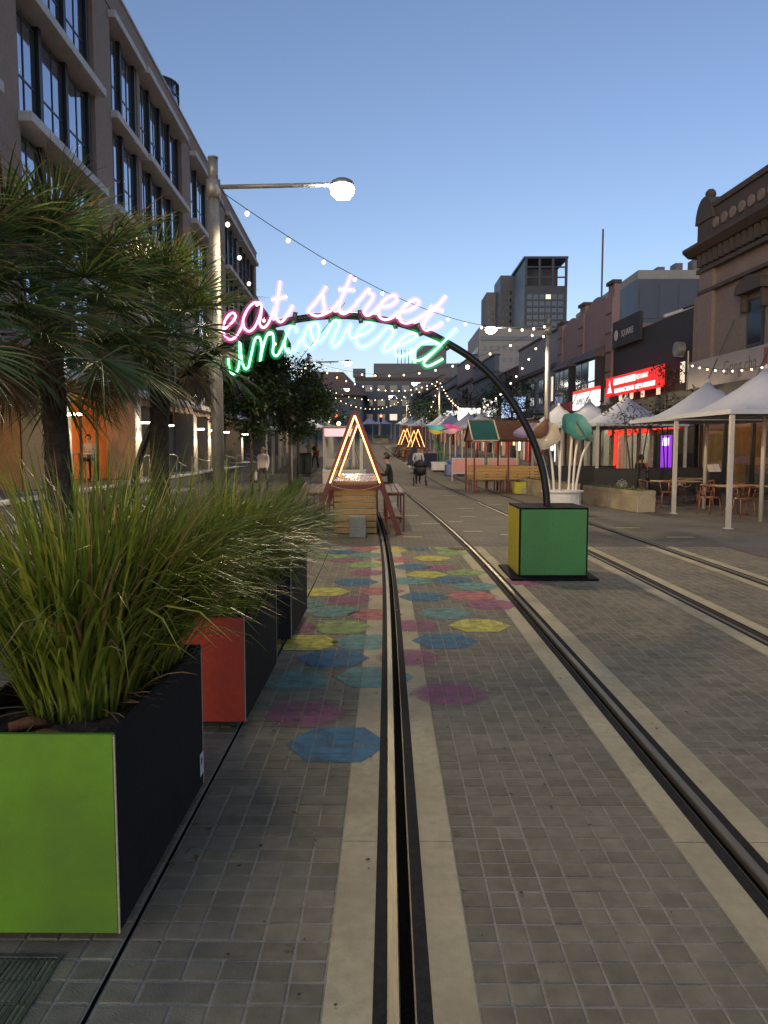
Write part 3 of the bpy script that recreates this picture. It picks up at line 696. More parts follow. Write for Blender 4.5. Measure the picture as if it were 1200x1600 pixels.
def sg(px, py):     # sign drawing units to metres in the sign's own plane, origin on the ground at mid-span
    return Vector(((px - 530) * S_, 0, 1.70 + (700 - py) * S_ * .985))
arch = thing('neon_arch', 'black arch with pink and green neon script, standing on the green box', 'neon sign', ((530 - 609) * S_, AY, 0))
def garch(px): return px
half = [(855, 793), (853, 770), (846, 730), (828, 680), (800, 630), (770, 592), (740, 564), (705, 541), (660, 518), (600, 501), (530, 494)]
apath = spline([sg(x, y) for x, y in half] + [sg(1060 - x, y) for x, y in half[-2::-1]], 5)
MB().tube(apath, .048, 12).build('arch_tube', 'arch_black', arch, True)
for sgn, cols, nm in ((1, ('box_green', 'box_yellow'), 'r'), (-1, ('box_black', 'box_black'), 'l')):
    cx = sgn * 2.82 - (.02 if sgn > 0 else 0); hw, z0, z1 = .445, .035, .93
    plate = MB().bbox(cx - .56, cx + .56, -.56, .66, .004, .032, .006).build('base_plate', 'box_black', arch)
    fr = MB()
    fr.box(cx - hw, cx + hw, -.40, .50, z0, z1)
    b = fr.build('box_body', 'box_black', arch)
    MB().box(cx - hw + .022, cx + hw - .022, -.408, -.401, z0 + .02, z1 - .022).build('panel', cols[0], b)
    MB().box(cx - hw - .008, cx - hw - .001, -.38, .48, z0 + .02, z1 - .022).build('panel', cols[1], b)
    MB().box(cx + hw + .001, cx + hw + .008, -.38, .48, z0 + .02, z1 - .022).build('panel', cols[1], b)
def A_(x, y): return (340 + x / 5.4545, 420 + y / 5.4545)
def B_(x, y): return (540 + x / 5.4545, 420 + y / 5.4545)
PINK = [('letter_e', [A_(*p) for p in ((92, 525), (150, 478), (185, 425), (172, 395), (140, 402), (100, 452), (82, 520), (92, 580), (132, 614), (180, 596), (222, 535), (250, 465))]),
        ('letter_a', [A_(*p) for p in ((405, 338), (375, 306), (325, 320), (275, 382), (247, 460), (262, 522), (300, 545), (345, 508), (385, 420), (405, 338), (395, 420), (385, 480), (410, 515), (450, 490), (500, 390), (525, 345))]),
        ('letter_t', [A_(*p) for p in ((560, 130), (545, 240), (525, 350), (515, 420), (545, 466), (580, 458), (625, 398), (665, 330))]),
        ('crossbar', [A_(485, 285), A_(615, 260)]),
        ('letter_s', [A_(*p) for p in ((942, 175), (880, 272), (800, 368), (802, 392), (850, 418), (905, 408), (926, 360), (916, 300), (912, 235))]),
        ('letter_s_tail', [A_(*p) for p in ((900, 412), (980, 375), (1050, 300))]),
        ('letter_t', [A_(*p) for p in ((1148, 80), (1100, 200), (1055, 310), (1050, 380), (1085, 402), (1140, 372), (1200, 312))]),
        ('crossbar', [A_(1040, 200), A_(1178, 207)]),
        ('letter_r', [B_(*p) for p in ((98, 312), (140, 270), (205, 195), (203, 228), (238, 246), (225, 292), (175, 360), (165, 398), (195, 416), (240, 390), (290, 343))]),
        ('letter_e', [B_(*p) for p in ((290, 345), (370, 338), (430, 297), (430, 262), (395, 250), (330, 290), (282, 360), (287, 420), (330, 450), (390, 438), (450, 390))]),
        ('letter_e', [B_(*p) for p in ((455, 387), (540, 370), (610, 327), (610, 296), (570, 290), (500, 338), (452, 408), (465, 460), (515, 481), (580, 460), (650, 418), (740, 350))]),
        ('letter_t', [B_(*p) for p in ((842, 255), (770, 340), (690, 430), (650, 500), (672, 537), (712, 531), (770, 506), (815, 475))]),
        ('crossbar', [B_(705, 340), B_(820, 385)])]
GREEN = [('letter_u', [A_(*p) for p in ((118, 770), (128, 858), (152, 902), (190, 880), (212, 800), (218, 632), (232, 780), (258, 858), (288, 845))]),
         ('letter_n', [A_(*p) for p in ((288, 845), (312, 740), (345, 612), (385, 600), (398, 680), (385, 795), (408, 690), (448, 572), (490, 562), (500, 640), (492, 720), (515, 752), (550, 720), (590, 625))]),
         ('letter_c', [A_(*p) for p in ((690, 560), (685, 522), (650, 505), (612, 560), (592, 640), (602, 702), (632, 722), (680, 690), (740, 595))]),
         ('letter_o', [A_(*p) for p in ((800, 490), (762, 560), (746, 620), (770, 670), (810, 682), (860, 622), (880, 540), (860, 482), (822, 490), (810, 550), (836, 618), (880, 632), (940, 570))]),
         ('letter_v', [A_(*p) for p in ((940, 570), (990, 472), (1035, 455), (1042, 500), (1002, 590), (985, 640), (1006, 672), (1050, 640), (1100, 550), (1140, 490), (1128, 556), (1150, 602), (1192, 590))]),
         ('letter_e', [B_(*p) for p in ((100, 592), (180, 560), (235, 512), (230, 482), (190, 480), (130, 530), (95, 600), (106, 655), (145, 682), (200, 660), (280, 600))]),
         ('letter_r', [B_(*p) for p in ((280, 600), (340, 532), (365, 516), (408, 542), (390, 592), (330, 670), (325, 706), (350, 716), (400, 680), (442, 640))]),
         ('letter_e', [B_(*p) for p in ((436, 668), (540, 630), (595, 592), (580, 565), (530, 570), (450, 632), (420, 690), (430, 740), (475, 756), (530, 732), (572, 690))]),
         ('letter_d', [B_(*p) for p in ((800, 660), (740, 630), (660, 640), (590, 700), (560, 750), (580, 786), (630, 786), (710, 740), (800, 660))]),
         ('letter_d_stem', [B_(*p) for p in ((932, 525), (800, 660), (700, 760), (660, 810), (680, 836), (730, 825), (820, 775))])]
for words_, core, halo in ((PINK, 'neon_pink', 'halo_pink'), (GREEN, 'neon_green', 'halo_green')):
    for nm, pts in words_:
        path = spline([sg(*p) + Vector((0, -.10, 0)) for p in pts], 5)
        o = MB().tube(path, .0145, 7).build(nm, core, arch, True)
        MB().tube(path, .052, 8).build('glow_halo', halo, o, True)  # added glowing sleeve imitating lens glow, no solid part of the sign
for (px, py, an) in ((463, 500, .2), (519, 496, .05), (564, 497, -.1), (616, 506, -.2), (654, 517, -.3), (693, 540, -.55)):
    c = sg(px, py); M = Matrix.Translation(c) @ Matrix.Rotation(an, 4, 'Y')
    br = MB().box(-.03, .03, -.066, -.05, -.085, .085, M).build('bracket', 'arch_black', arch)
    for dz in (-.045, .045): MB().tube([M @ Vector((0, -.067, dz)), M @ Vector((0, -.088, dz))], .013, 8).build('standoff', 'clip_grey', br, True)

# ------------------------------------------------------------------ strings of bulbs between the poles
emit('bulb_warm', (1.0, .68, .36), 7, sample=False); mat('cable', (.015, .015, .016), .7)
_b = MB().ball((0, 0, -.07), .042, 8, 6, 1.1); BULB = _b.mesh('bulb', 'bulb_warm', True)
_s = MB().tube([(0, 0, 0), (0, 0, -.045)], .016, 6); SOCK = _s.mesh('socket', 'cable', True)
def string_light(label, a, b, sag, n, every=None, bulb=1.0):
    a = Vector(a); b = Vector(b); t = thing('string_light', label, 'string lights', a, 0, 'strings of bulbs across the street')
    f = lambda u: (b - a) * u + Vector((0, 0, -4 * sag * u * (1 - u)))
    MB().tube([f(k / 24) for k in range(25)], .008, 5).build('cable', 'cable', t, True)
    for k in range(n):
        u = (k + .6) / n
        o = link('bulb', BULB, t); o.location = f(u) + Vector((0, 0, -.005)); o.scale = (bulb,) * 3
        s = link('socket', SOCK, o)
POLE = {'a': W(-2.98, 14, 6.25), 'b': W(7.2, 30.7, 6.5), 'c': W(-2.95, 45, 6.45), 'd': W(7.6, 69.6, 6.5), 'e': W(-3.0, 82, 6.5), 'f': W(7.5, 106, 6.5)}
string_light('string of bulbs sweeping from the tall lamp over the neon lettering', POLE['a'] + Vector((.1, 0, 0)), POLE['b'], .95, 15)
string_light('string of bulbs running down past the brick building from the tall lamp', POLE['a'] + Vector((.1, 0, -.1)), POLE['c'] + Vector((0, 0, -.1)), 1.5, 20)
string_light('string of bulbs from the lamp by the pink parapet back across the street', POLE['b'] + Vector((-.1, 0, -.1)), POLE['c'] + Vector((.1, 0, 0)), 1.3, 15)
string_light('string of bulbs hanging along the shop parapets behind the black arch', POLE['b'] + Vector((0, 0, -.1)), POLE['d'] + Vector((0, 0, 0)), 2.9, 30)
string_light('deeply dipping string of bulbs just right of the timber A-frame peak', POLE['d'] + Vector((-.1, 0, -.2)), POLE['f'] + Vector((0, 0, -1.2)), 3.2, 22)
string_light('string of bulbs crossing low behind the neon sign toward the shops', POLE['c'] + Vector((.1, 0, -.2)), POLE['d'] + Vector((-.1, 0, .1)), 1.2, 18)
string_light('steeply dipping string of bulbs beside the far left lamp', POLE['c'] + Vector((.05, 0, -.3)), POLE['e'] + Vector((0, 0, -.3)), 3.4, 24)
string_light('nearly level string of bulbs above the far roofs', POLE['e'] + Vector((.1, 0, -.1)), POLE['d'] + Vector((-.1, 0, -.2)), 1.3, 16)
string_light('low far string of bulbs over the tram crossing', POLE['e'] + Vector((.1, 0, -.5)), POLE['f'] + Vector((-.1, 0, -.2)), 1.7, 18)
string_light('farthest loop of bulbs dropping beside the far left lamp', POLE['e'] + Vector((0, 0, -.4)), W(-2.9, 108, 6.0), 3.2, 16)

# ------------------------------------------------------------------ timber picnic A-frames
mat('red_steel', (.145, .028, .018), .45, .2, 5, .1, 60); mat('timber', (.42, .25, .08), .5, .25, 3, .15, 60, objrand=.12, stretch=(1, 14, 14)); mat('timber_top', (.36, .19, .075), .28, .22, 3, .08, 60, objrand=.1, stretch=(14, 1, 14))
mat('timber_dark', (.16, .075, .03), .5, .25, 3, .1, 60, objrand=.12, stretch=(1, 14, 14)); mat('concrete_block', (.26, .26, .22), .85, .15, 5, .3, 60)
emit('led_orange', (1.0, .42, .10), 6); mat('led_cable', (.5, .3, .15), .6)
def a_frame(parent, y, apex=2.33, foot=.86, led=True, w_=.10):
    """two raking legs, a tie beam at table height, LED rope along the front edge"""
    for s in (-1, 1):
        MB().bar((s * foot, y, .02), (s * .03, y, apex), w_, .13, (0, 1, 0)).build('raking_leg', 'red_steel', parent)
        MB().box(s * foot - .09, s * foot + .09, y - .08, y + .08, .004, .022).build('foot_plate', 'red_steel', parent)
    MB().bar((-.52, y - .075, .93), (.52, y - .075, .93), .02, .10).build('tie_beam', 'red_steel', parent)
    if led:
        k = foot / apex
        for s in (-1, 1):
            pts = [(s * ((apex - z) * k + .0), y - .085, z) for z in (apex - .01, 1.9, 1.5, 1.02)]
            MB().tube(pts, .013, 6).build('led_rope', 'led_orange', parent, True)
def slats_bench(parent, x, y0, y1, z, s):
    """side bench on a red frame: seat slats, foot rail"""
    for k in range(3): MB().bbox(x - .17 + k * .12, x - .17 + k * .12 + .105, y0, y1, z, z + .03, .004).build('seat_slat', 'timber_dark', parent)
    for y in (y0 + .08, (y0 + y1) / 2, y1 - .08):
        f = MB(); f.bar((x - .17, y, .01), (x - .17, y, z - .001), .035).bar((x + .17, y, .01), (x + .17, y, z - .001), .035).bar((x - .19, y, z - .02), (x + .19, y, z - .02), .03, .035).bar((x - .19, y, .28), (x + .19, y, .28), .03, .03)
        f.build('bench_frame', 'red_steel', parent)
    for k in range(2): MB().bbox(x - .14 + k * .14, x - .14 + k * .14 + .12, y0 + .02, y1 - .02, .30, .325, .003).build('foot_rail', 'timber_dark', parent)
def picnic(label, loc, rz, length=4.6, n=3, led=True):
    t = thing('picnic_table', label, 'picnic table', loc, rz, 'lit timber A-frame picnic tables')
    a_frame(t, 0, led=led); a_frame(t, length * .84, led=led)
    MB().bar((0, -.05, 2.36), (0, length * .84 + .05, 2.36), .09, .11).build('ridge_beam', 'red_steel', t)
    for k in range(7):    # planked end
        z = .02 + k * .124; MB().bbox(-.42, .42, .06, .09, z, z + .106, .006).build('plank', 'timber', t)
    for s in (-1, 1):
        for k in range(7): z = .02 + k * .124; MB().bbox(s * .41 - .012, s * .41 + .012, .092, length - .1, z, z + .116, .004).build('plank', 'timber', t)
    seg = length / n
    for k in range(n):
        y0 = .04 + k * seg; tp = MB()
        for q in range(1): MB().bbox(-.44, .44, y0, y0 + seg - .13, .985, 1.05, .006).build('table_top', 'timber_top', t)
        MB().box(-.40, .40, y0 + .02, y0 + seg - .15, .90, .983).build('apron', 'timber', t)
    for s in (-1, 1): slats_bench(t, s * .80, .35, length - .4, .78, s)
    if led: MB().tube(spline([(-.47, -.09, .97), (-.2, -.10, .90), (.1, -.10, .88), (.35, -.10, .93), (.5, -.09, .99)], 4), .006, 5).build('led_cable', 'led_cable', t)
    return t
p0 = W(-.50, 15.0)
pt = picnic('timber picnic table under a red A-frame outlined in orange light, astride the tram rail', p0, head(15) * .6)
tag(MB().bbox(-.16, .16, -.30, .02, .004, .41, .012).build('concrete_block', 'concrete_block', None, loc=W(-.44, 14.72), rz=0), 'grey concrete ballast block leaning on the planked end of the lit table', 'block')
picnic('smaller looking far timber table with doubled orange lit A-frames by the canopies', W(4.55, 57.5), HEAD, 4.4, 3)
picnic('second far lit A-frame table just beyond the doubled orange ones', W(4.15, 63), HEAD, 4.4, 3)

# roofed picnic shelter with slatted benches
mat('roof_brown', (.075, .038, .026), .95, .2, 4, .1, 40, spec=.05); mat('roof_teal', (.018, .075, .07), .95, .15, 4, spec=.05); mat('roof_edge', (.45, .38, .26), .8); mat('yellow_cube', (.42, .38, .03), .6, .12, 6); mat('roof_maroon', (.12, .02, .03), .6, .2, 4)
t = thing('picnic_shelter', 'timber bench shelter with brown pitched roof and a teal roof panel', 'shelter', W(4.0, 29.6), HEAD - math.pi / 2)
Wd, Ln, E, A2 = 1.0, 2.55, 1.93, 2.66     # half width, length, eaves, ridge; the ridge runs across the street
for s in (-1, 1):
    for y in (0, Ln / 2, Ln): MB().bar((s * Wd, y, 0), (s * Wd, y, E), .06).build('post', 'red_steel', t)
    MB().bar((s * Wd, -.05, E), (s * Wd, Ln + .05, E), .06).build('eaves_rail', 'red_steel', t)
    for (y0, y1, m) in ((-.08, .86, 'roof_teal' if s > 0 else 'roof_maroon'), (.92, Ln + .12, 'roof_brown')):
        MB().prism([(s * (Wd + .14), E - .02), (0, A2), (0, A2 + .05), (s * (Wd + .14), E + .04)], y0, y1).build('roof_panel', m, t)
MB().prism([(-Wd, E + .01), (Wd, E + .01), (0, A2 - .03)], -.03, .0).build('gable', 'roof_maroon', t)
for y in (-.10, .89): MB().bar((Wd + .15, y, E + .02), (0, y, A2 + .06), .045, .05).build('edge_batten', 'roof_edge', t)
MB().bar((Wd + .15, -.08, E + .0), (Wd + .15, .86, E + .0), .04, .05).build('edge_batten', 'roof_edge', t); MB().bar((0, -.08, A2 + .07), (0, .86, A2 + .07), .04, .04).build('edge_batten', 'roof_edge', t)
for s in (-1, 1):
    for (y0, y1) in ((.05, 1.18), (1.30, 2.5)):
        for k in range(5): MB().bbox(s * .93 - .02, s * .93 + .02, y0, y1, .48 + k * .105, .563 + k * .105, .004).build('back_slat', 'timber', t)
        for k in range(4): MB().bbox(s * .55 - .18 + k * .1, s * .55 - .18 + k * .1 + .085, y0, y1, .42, .45, .004).build('seat_slat', 'timber', t)
        for y in (y0 + .06, y1 - .06): f = MB(); f.bar((s * .36, y, 0), (s * .36, y, .42), .04).bar((s * .9, y, 0), (s * .9, y, .42), .04).bar((s * .34, y, .40), (s * .92, y, .40), .035); f.build('bench_frame', 'red_steel', t)
MB().box(-.25, .25, .3, 2.2, .70, .74).build('table_top', 'timber_top', t); MB().box(-.06, .06, .6, .7, 0, .70).build('table_leg', 'red_steel', t); MB().box(-.06, .06, 1.8, 1.9, 0, .70).build('table_leg', 'red_steel', t)
c = thing('yellow_cube_stool', 'small yellow cube stool with grey corner in front of the shelter bench', 'stool', W(5.55, 28.0), HEAD)
MB().bbox(-.22, .22, -.2, .2, .01, .44, .015).build('cube', 'yellow_cube', c); MB().box(.03, .223, -.215, -.2, .012, .22).build('grey_patch', 'concrete_block', c)

# ------------------------------------------------------------------ giant flowers in drums
mat('white_metal', (.62, .60, .56), .45, .1, 4); mat('stem_green', (.05, .16, .06), .5)
def translucent(name, col, tr=.5, emi=0.0):
    m, tt, b = principled(name); N = tt.nodes; b.inputs['Base Color'].default_value = (*col, 1); b.inputs['Roughness'].default_value = .6
    n = N.new('ShaderNodeTexNoise'); n.inputs['Scale'].default_value = 5; mr = N.new('ShaderNodeMapRange'); mr.inputs[3].default_value = .75; mr.inputs[4].default_value = 1.2; tt.links.new(n.outputs[0], mr.inputs[0])
    vm = N.new('ShaderNodeVectorMath'); vm.operation = 'SCALE'; vm.inputs[0].default_value = col; tt.links.new(mr.outputs[0], vm.inputs['Scale']); tt.links.new(vm.outputs[0], b.inputs['Base Color'])
    if emi: b.inputs['Emission Color'].default_value = (*col, 1); b.inputs['Emission Strength'].default_value = emi
    t2 = N.new('ShaderNodeBsdfTranslucent'); tt.links.new(vm.outputs[0], t2.inputs[0]); mx = N.new('ShaderNodeMixShader'); mx.inputs[0].default_value = tr
    tt.links.new(b.outputs[0], mx.inputs[1]); tt.links.new(t2.outputs[0], mx.inputs[2]); tt.links.new(mx.outputs[0], N['Material Output'].inputs[0]); MATS[name] = m
for nm, c, e in (('petal_teal', (.07, .24, .22), 0), ('petal_sage', (.30, .42, .30), 0), ('petal_grey', (.42, .38, .32), 0), ('petal_rust', (.28, .15, .10), 0), ('petal_lav', (.36, .30, .50), 0),
                 ('petal_aqua', (.15, .62, .60), .35), ('petal_yellow', (.9, .6, .1), .35), ('petal_pink', (.9, .15, .40), .35), ('petal_blush', (.9, .55, .55), .35)): translucent(nm, c, .4, e)
def dish(mb, c, r, tilt, az, depth=.22, n=20, wav=.06):
    """a shallow petal-edged bowl opening along a tilted axis"""
    M = Matrix.Translation(c) @ Matrix.Rotation(az, 4, 'Z') @ Matrix.Rotation(tilt, 4, 'Y'); i0 = len(mb.v); m = 5
    for k in range(m + 1):
        u = k / m
        for j in range(n):
            a = 2 * math.pi * j / n; rr = r * u * (1 + wav * math.cos(a * 5) * u); mb.v.append(tuple(M @ Vector((rr * math.cos(a), rr * math.sin(a), depth * u * u))))
    for k in range(m):
        for j in range(n): a = i0 + k * n + j; b = i0 + k * n + (j + 1) % n; mb.f.append((a, b, b + n, a + n)); mb.mi.append(0)
def flower_drum(label, loc, stems, drum_r=.5, box=False, stem='white_metal', rad=.032):
    t = thing('flower_planter', label, 'planter', loc, 0, 'giant flower planters')
    if box:
        MB().bbox(-.55, .55, -.4, .4, .06, .50, .02).build('tub', 'white_metal', t); MB().bbox(-.58, .58, -.43, .43, .50, .55, .012).build('rim', 'white_metal', t); MB().box(-.45, .45, -.3, .3, .005, .06).build('plinth', 'box_black', t)
        for k in range(4): MB().box(-.5 + k * .26, -.5 + k * .26 + .2, -.408, -.40, .12, .44).build('tub_panel', 'white_metal', t)
    else:
        MB().lathe([(drum_r * .9, .01), (drum_r * .9, .52), (drum_r * .98, .54)], n=28, sy=.7).build('tub', 'white_metal', t, False); MB().lathe([(drum_r * 1.06, .54), (drum_r * 1.08, .56), (drum_r * 1.06, .585), (drum_r * .9, .59)], n=28, sy=.7).build('rim', 'white_metal', t)
        for k in range(10): a = 2 * math.pi * k / 10; M = Matrix.Translation((drum_r * .905 * math.cos(a), drum_r * .905 * .7 * math.sin(a), 0)) @ Matrix.Rotation(math.atan2(math.sin(a) / .7, math.cos(a)), 4, 'Z'); MB().box(-.005, .008, -.012, .012, .02, .53, M).build('stave_batten', 'white_metal', t)
    for (x, y, tx, ty, tz, heads) in stems:
        MB().tube(spline([(x, y, .5), (x + (tx - x) * .1, y + (ty - y) * .1, tz * .45), (x + (tx - x) * .45, y + (ty - y) * .45, tz * .8), (tx, ty, tz)], 5), rad, 8).build('stem', stem, t, True)
        for (r, tilt, az, m, dz) in heads:
            mb = MB(); dish(mb, (tx, ty, tz + dz), r, tilt, az); mb.build('flower_head', m, t, True)
    return t
flower_drum('white drum planter with teal, rust and beige giant flowers behind the green box', W(4.95, 20.2), [
    (-.22, 0, -.46, .0, 1.92, [(.36, .9, 2.6, 'petal_rust', .12), (.40, 1.1, -1.9, 'petal_grey', .0)]), (-.05, .05, -.16, .15, 1.94, []), (-.1, -.1, -.10, -.2, 1.9, []),
    (.16, 0, .24, .0, 2.0, [(.42, 1.0, -1.3, 'petal_teal', .14)]), (.28, .05, .42, .1, 1.95, [(.34, .9, -.6, 'petal_sage', .05)]), (.36, .08, .72, .0, 1.9, []),
    (-.3, .15, -.86, .3, 1.95, [(.36, .5, 2.4, 'petal_lav', .05)])], .52)
flower_drum('pale box planter with glowing aqua, yellow and pink giant flowers', W(4.75, 45), [
    (-.2, 0, -.35, 0, 2.2, [(.46, .15, 0, 'petal_yellow', -.05), (.50, .2, 1, 'petal_aqua', .16)]), (.0, .1, -.1, .2, 2.1, []), (.2, 0, .62, 0, 2.25, [(.46, .2, 2, 'petal_blush', -.08), (.52, .35, .6, 'petal_pink', .12)]), (.3, .1, .45, .1, 2.1, []), (-.05, -.1, -.5, -.1, 2.1, [])], box=True, stem='stem_green')
# ------------------------------------------------------------------ buildings along the west side
mat('terracotta', (0.31, 0.22, 0.17), .85, .12, 1.5, .2, 50); mat('ledge_white', (0.58, 0.55, 0.52), .8, .1, 2, .15, 40); mat('fin_dark', (.018, .019, .022), .5, .15, 4); mat('frame_dark', (.03, .031, .034), .45, .15, 4)
glassy('pane_glass', (.42, .46, .55), .06); MATS['pane_glass'].node_tree.nodes['Principled BSDF'].inputs['Metallic'].default_value = .9; mat('reveal_dark', (.06, .055, .05), .8, .15, 3); mat('column_stone', (.30, .24, .165), .8, .12, 2, .15, 40); mat('terrace_grey', (.10, .10, .11), .8, .15, 2, .2, 40); mat('terrace_edge', (.40, .38, .35), .75, .12, 3)
mat('interior_wall', (.36, .20, .09), .8, .2, 2); mat('interior_dark', (.05, .035, .025), .8, .2, 2); emit('pendant', (1.0, .55, .18), 25, sample=False); emit('wall_washer', (1.0, .95, .82), 25, sample=False); mat('handrail', (.45, .45, .45), .4, .1, 5, metal=.7)
clear_glass('shop_glass'); emit('fire_glow', (1.0, .22, .04), 2.2)
BU = {}
def shared(key, fn):
    if key not in BU: BU[key] = fn()
    return BU[key]
def pane_mesh(w_, h_): return shared(('pane', round(w_, 2), round(h_, 2)), lambda: MB().box(0, w_, 0, .012, 0, h_).mesh('pane', 'pane_glass'))
Y0 = 13.0; LB = thing('office_building', 'terracotta office block with white ledges and dark window fins behind the palms', 'building', (-9.1 - .0375 * Y0, Y0, 0), math.pi / 2 + math.atan(.0375))
FL = [3.9, 7.05, 10.4, 13.7, 17.15]; TOP = 18.3; END = 54.5
BAYS = [(-5.5, .0), (.6, 6.2), (8.0, 14.0), (15.8, 19.5), (19.9, 26.9), (28.8, 33.6), (34.4, 37.2), (39.2, 45.0), (45.6, 53.4)]
edges = [-6.2] + [e for b in BAYS for e in b] + [END]
for a, b in zip(edges[0::2], edges[1::2]):
    if b - a < .05: continue
    deep = 1.0 if b - a > 1 else .35
    MB().box(a, b, -.12 if b - a > 1 else -.02, deep + .3, 3.9, TOP - .9).build('pier', 'terracotta', LB)
MB().box(-6.2, END, -.16, .5, TOP - .9, TOP).build('parapet', 'terracotta', LB); MB().box(-6.25, END + .05, -.22, .55, TOP + .002, TOP + .09).build('coping', 'ledge_white', LB)
MB().box(-6.2, END, 1.3, 14, 3.46, TOP - .3).build('core', 'reveal_dark', LB)
MB().box(-6.2, 8.89, 1.3, 14, .502, 3.458).build('core', 'reveal_dark', LB); MB().box(17.11, END, 1.3, 14, .502, 3.458).build('core', 'reveal_dark', LB)
MB().box(-6.2, END, -.05, 1.3, 3.45, 3.898).build('first_floor_beam', 'terracotta', LB)
for bi, (u0, u1) in enumerate(BAYS):
    for fi in range(4):
        z0, z1 = FL[fi], FL[fi + 1]; prj = .36 if (u1 - u0) > 4 else .26
        MB().bbox(u0 - .12, u1 + .12, -prj - .12, .98, z1 - .13, z1 + .13, .01).build('ledge', 'ledge_white', LB)
        if fi == 0: MB().bbox(u0 - .12, u1 + .12, -prj - .12, .98, z0 - .13, z0 + .13, .01).build('ledge', 'ledge_white', LB)
        n = max(1, round((u1 - u0) / 2.0)); cw = (u1 - u0) / n
        for k in range(n):
            a = u0 + k * cw; MB().box(a + cw - .30, a + cw - .12, .0, .20, z0 + .131, z1 - .131).build('fin', 'fin_dark', LB)
            wz0, wz1 = z0 + .16, z1 - .30; wx0, wx1 = a + .12, a + cw - .36
            f = MB(); d = .055
            f.box(wx0, wx1, .10, .19, wz0, wz0 + d).box(wx0, wx1, .10, .19, wz1 - d, wz1).box(wx0, wx0 + d, .10, .19, wz0 + d, wz1 - d).box(wx1 - d, wx1, .10, .19, wz0 + d, wz1 - d)
            xm = (wx0 + wx1) / 2; zm = wz0 + (wz1 - wz0) * .42
            f.box(xm - d / 2, xm + d / 2, .103, .187, wz0 + d, wz1 - d).box(wx0 + d, xm - d / 2, .106, .184, zm - d / 2, zm + d / 2).box(xm + d / 2, wx1 - d, .106, .184, zm - d / 2, zm + d / 2)
            wf = f.build('window', 'frame_dark', LB)
            pw = (wx1 - wx0) / 2 - d * 1.5
            for (px_, pz0, pz1) in ((wx0 + d, wz0 + d, zm - d / 2), (xm + d / 2, wz0 + d, zm - d / 2), (wx0 + d, zm + d / 2, wz1 - d), (xm + d / 2, zm + d / 2, wz1 - d)):
                o = link('pane', pane_mesh(pw, pz1 - pz0), wf); o.location = (px_, .125, pz0)
        MB().box(u0, u1, .22, 1.2, z0 + .131, z1 - .131).build('bay_infill', 'reveal_dark', LB)
# curved glazed stair drum on the roof
dr = MB().lathe([(1.15, 0), (1.15, 1.9)], (27.9, 1.35, TOP + .0), 20).build('stair_drum', 'pane_glass', LB, True)
for k in range(4): MB().lathe([(1.18, 0), (1.18, .07)], (27.9, 1.35, TOP + .02 + k * .61), 20).build('drum_band', 'frame_dark', dr)
for k in range(12): a = k * math.pi / 6; MB().tube([(27.9 + 1.17 * math.cos(a), 1.35 + 1.17 * math.sin(a), TOP + .02), (27.9 + 1.17 * math.cos(a), 1.35 + 1.17 * math.sin(a), TOP + 1.9)], .025, 6).build('drum_mullion', 'frame_dark', dr)
# ground floor: terrace, columns with washers, glazing, a warm dining room
MB().box(-8, END, -1.6, 9.0, 0.01, .50).build('terrace', 'terrace_grey', LB); MB().bbox(-8, END, -1.68, -1.2, .502, .56, .01).build('terrace_edge', 'terrace_edge', LB)
MB().box(-8, END, -2.3, -1.62, .012, .06).build('terrace_step', 'terrace_edge', LB)
for i, yc in enumerate((11.5, 16.0, 22.3, 29.6, 33.3, 39.8, 43.5, 47.5, 55.5)):
    u = yc - Y0
    c = MB().bbox(u - .45, u + .45, -.55, .55, .50, 3.44, .02).build('column', 'column_stone', LB)
    MB().box(u - .12, u + .12, -.98, -.56, 2.64, 2.70).build('washer', 'wall_washer', c)
    light('SPOT', (u, -.92, 2.62), 230 if i < 5 else 300, (1.0, .93, .78), c, .05, (R(20), 0, 0), R(85))
for a, b in ((9.75, 16.1), (17.05, 19.8), (20.8, 26.3), (27.3, 30), (31, 34)):
    n = max(1, round((b - a) / 1.6))
    for k in range(n):
        x0 = a + (b - a) * k / n; x1 = a + (b - a) * (k + 1) / n
        if a > 17 or k > 99: 
            f = MB().box(x0, x0 + .07, .3, .38, .5, 3.44).box(x0 + .07, x1, .3, .38, 2.75, 2.82).build('shopfront', 'frame_dark', LB); o = link('pane', pane_mesh(x1 - x0 - .08, 2.2), f); o.location = (x0 + .075, .33, .52)
        else: MB().box(x0, x0 + .08, .3, .38, .5, 3.44).build('mullion', 'frame_dark', LB)
MB().box(9.0, 17, 5.5, 5.6, .5, 3.44).build('dining_wall', 'interior_wall', LB); MB().box(17.0, 17.1, .6, 5.5, .5, 3.44).build('dining_wall', 'interior_wall', LB); MB().box(8.9, 9.0, .6, 5.5, .5, 3.44).build('dining_wall', 'interior_wall', LB)
MB().box(9.0, 17, .4, 5.5, .502, .51).build('dining_floor', 'interior_dark', LB)
MB().box(14.5, 16.4, 5.40, 5.49, 1.1, 1.9).build('fireplace', 'fire_glow', LB)
for (u, y) in ((11.3, 2.0), (13.0, 1.6), (14.6, 1.8), (15.7, 2.6)):
    pd = MB().ball((u, y, 2.75), .09, 8, 6).build('pendant', 'pendant', LB, True); MB().tube([(u, y, 2.84), (u, y, 3.44)], .008, 5).build('flex', 'cable', pd)
light('POINT', (12.2, 2.2, 2.5), 220, (1, .50, .18), LB, .3); light('POINT', (15.2, 3.8, 1.7), 240, (1, .28, .06), LB, .3)
def rail_path(name, pts, posts):
    mb = MB().tube([LBm(p) for p in pts], .02, 8)
    for p in posts: mb.tube([LBm(p), LBm((p[0], p[1], .5))], .016, 6)
    return mb
LBm = lambda p: p
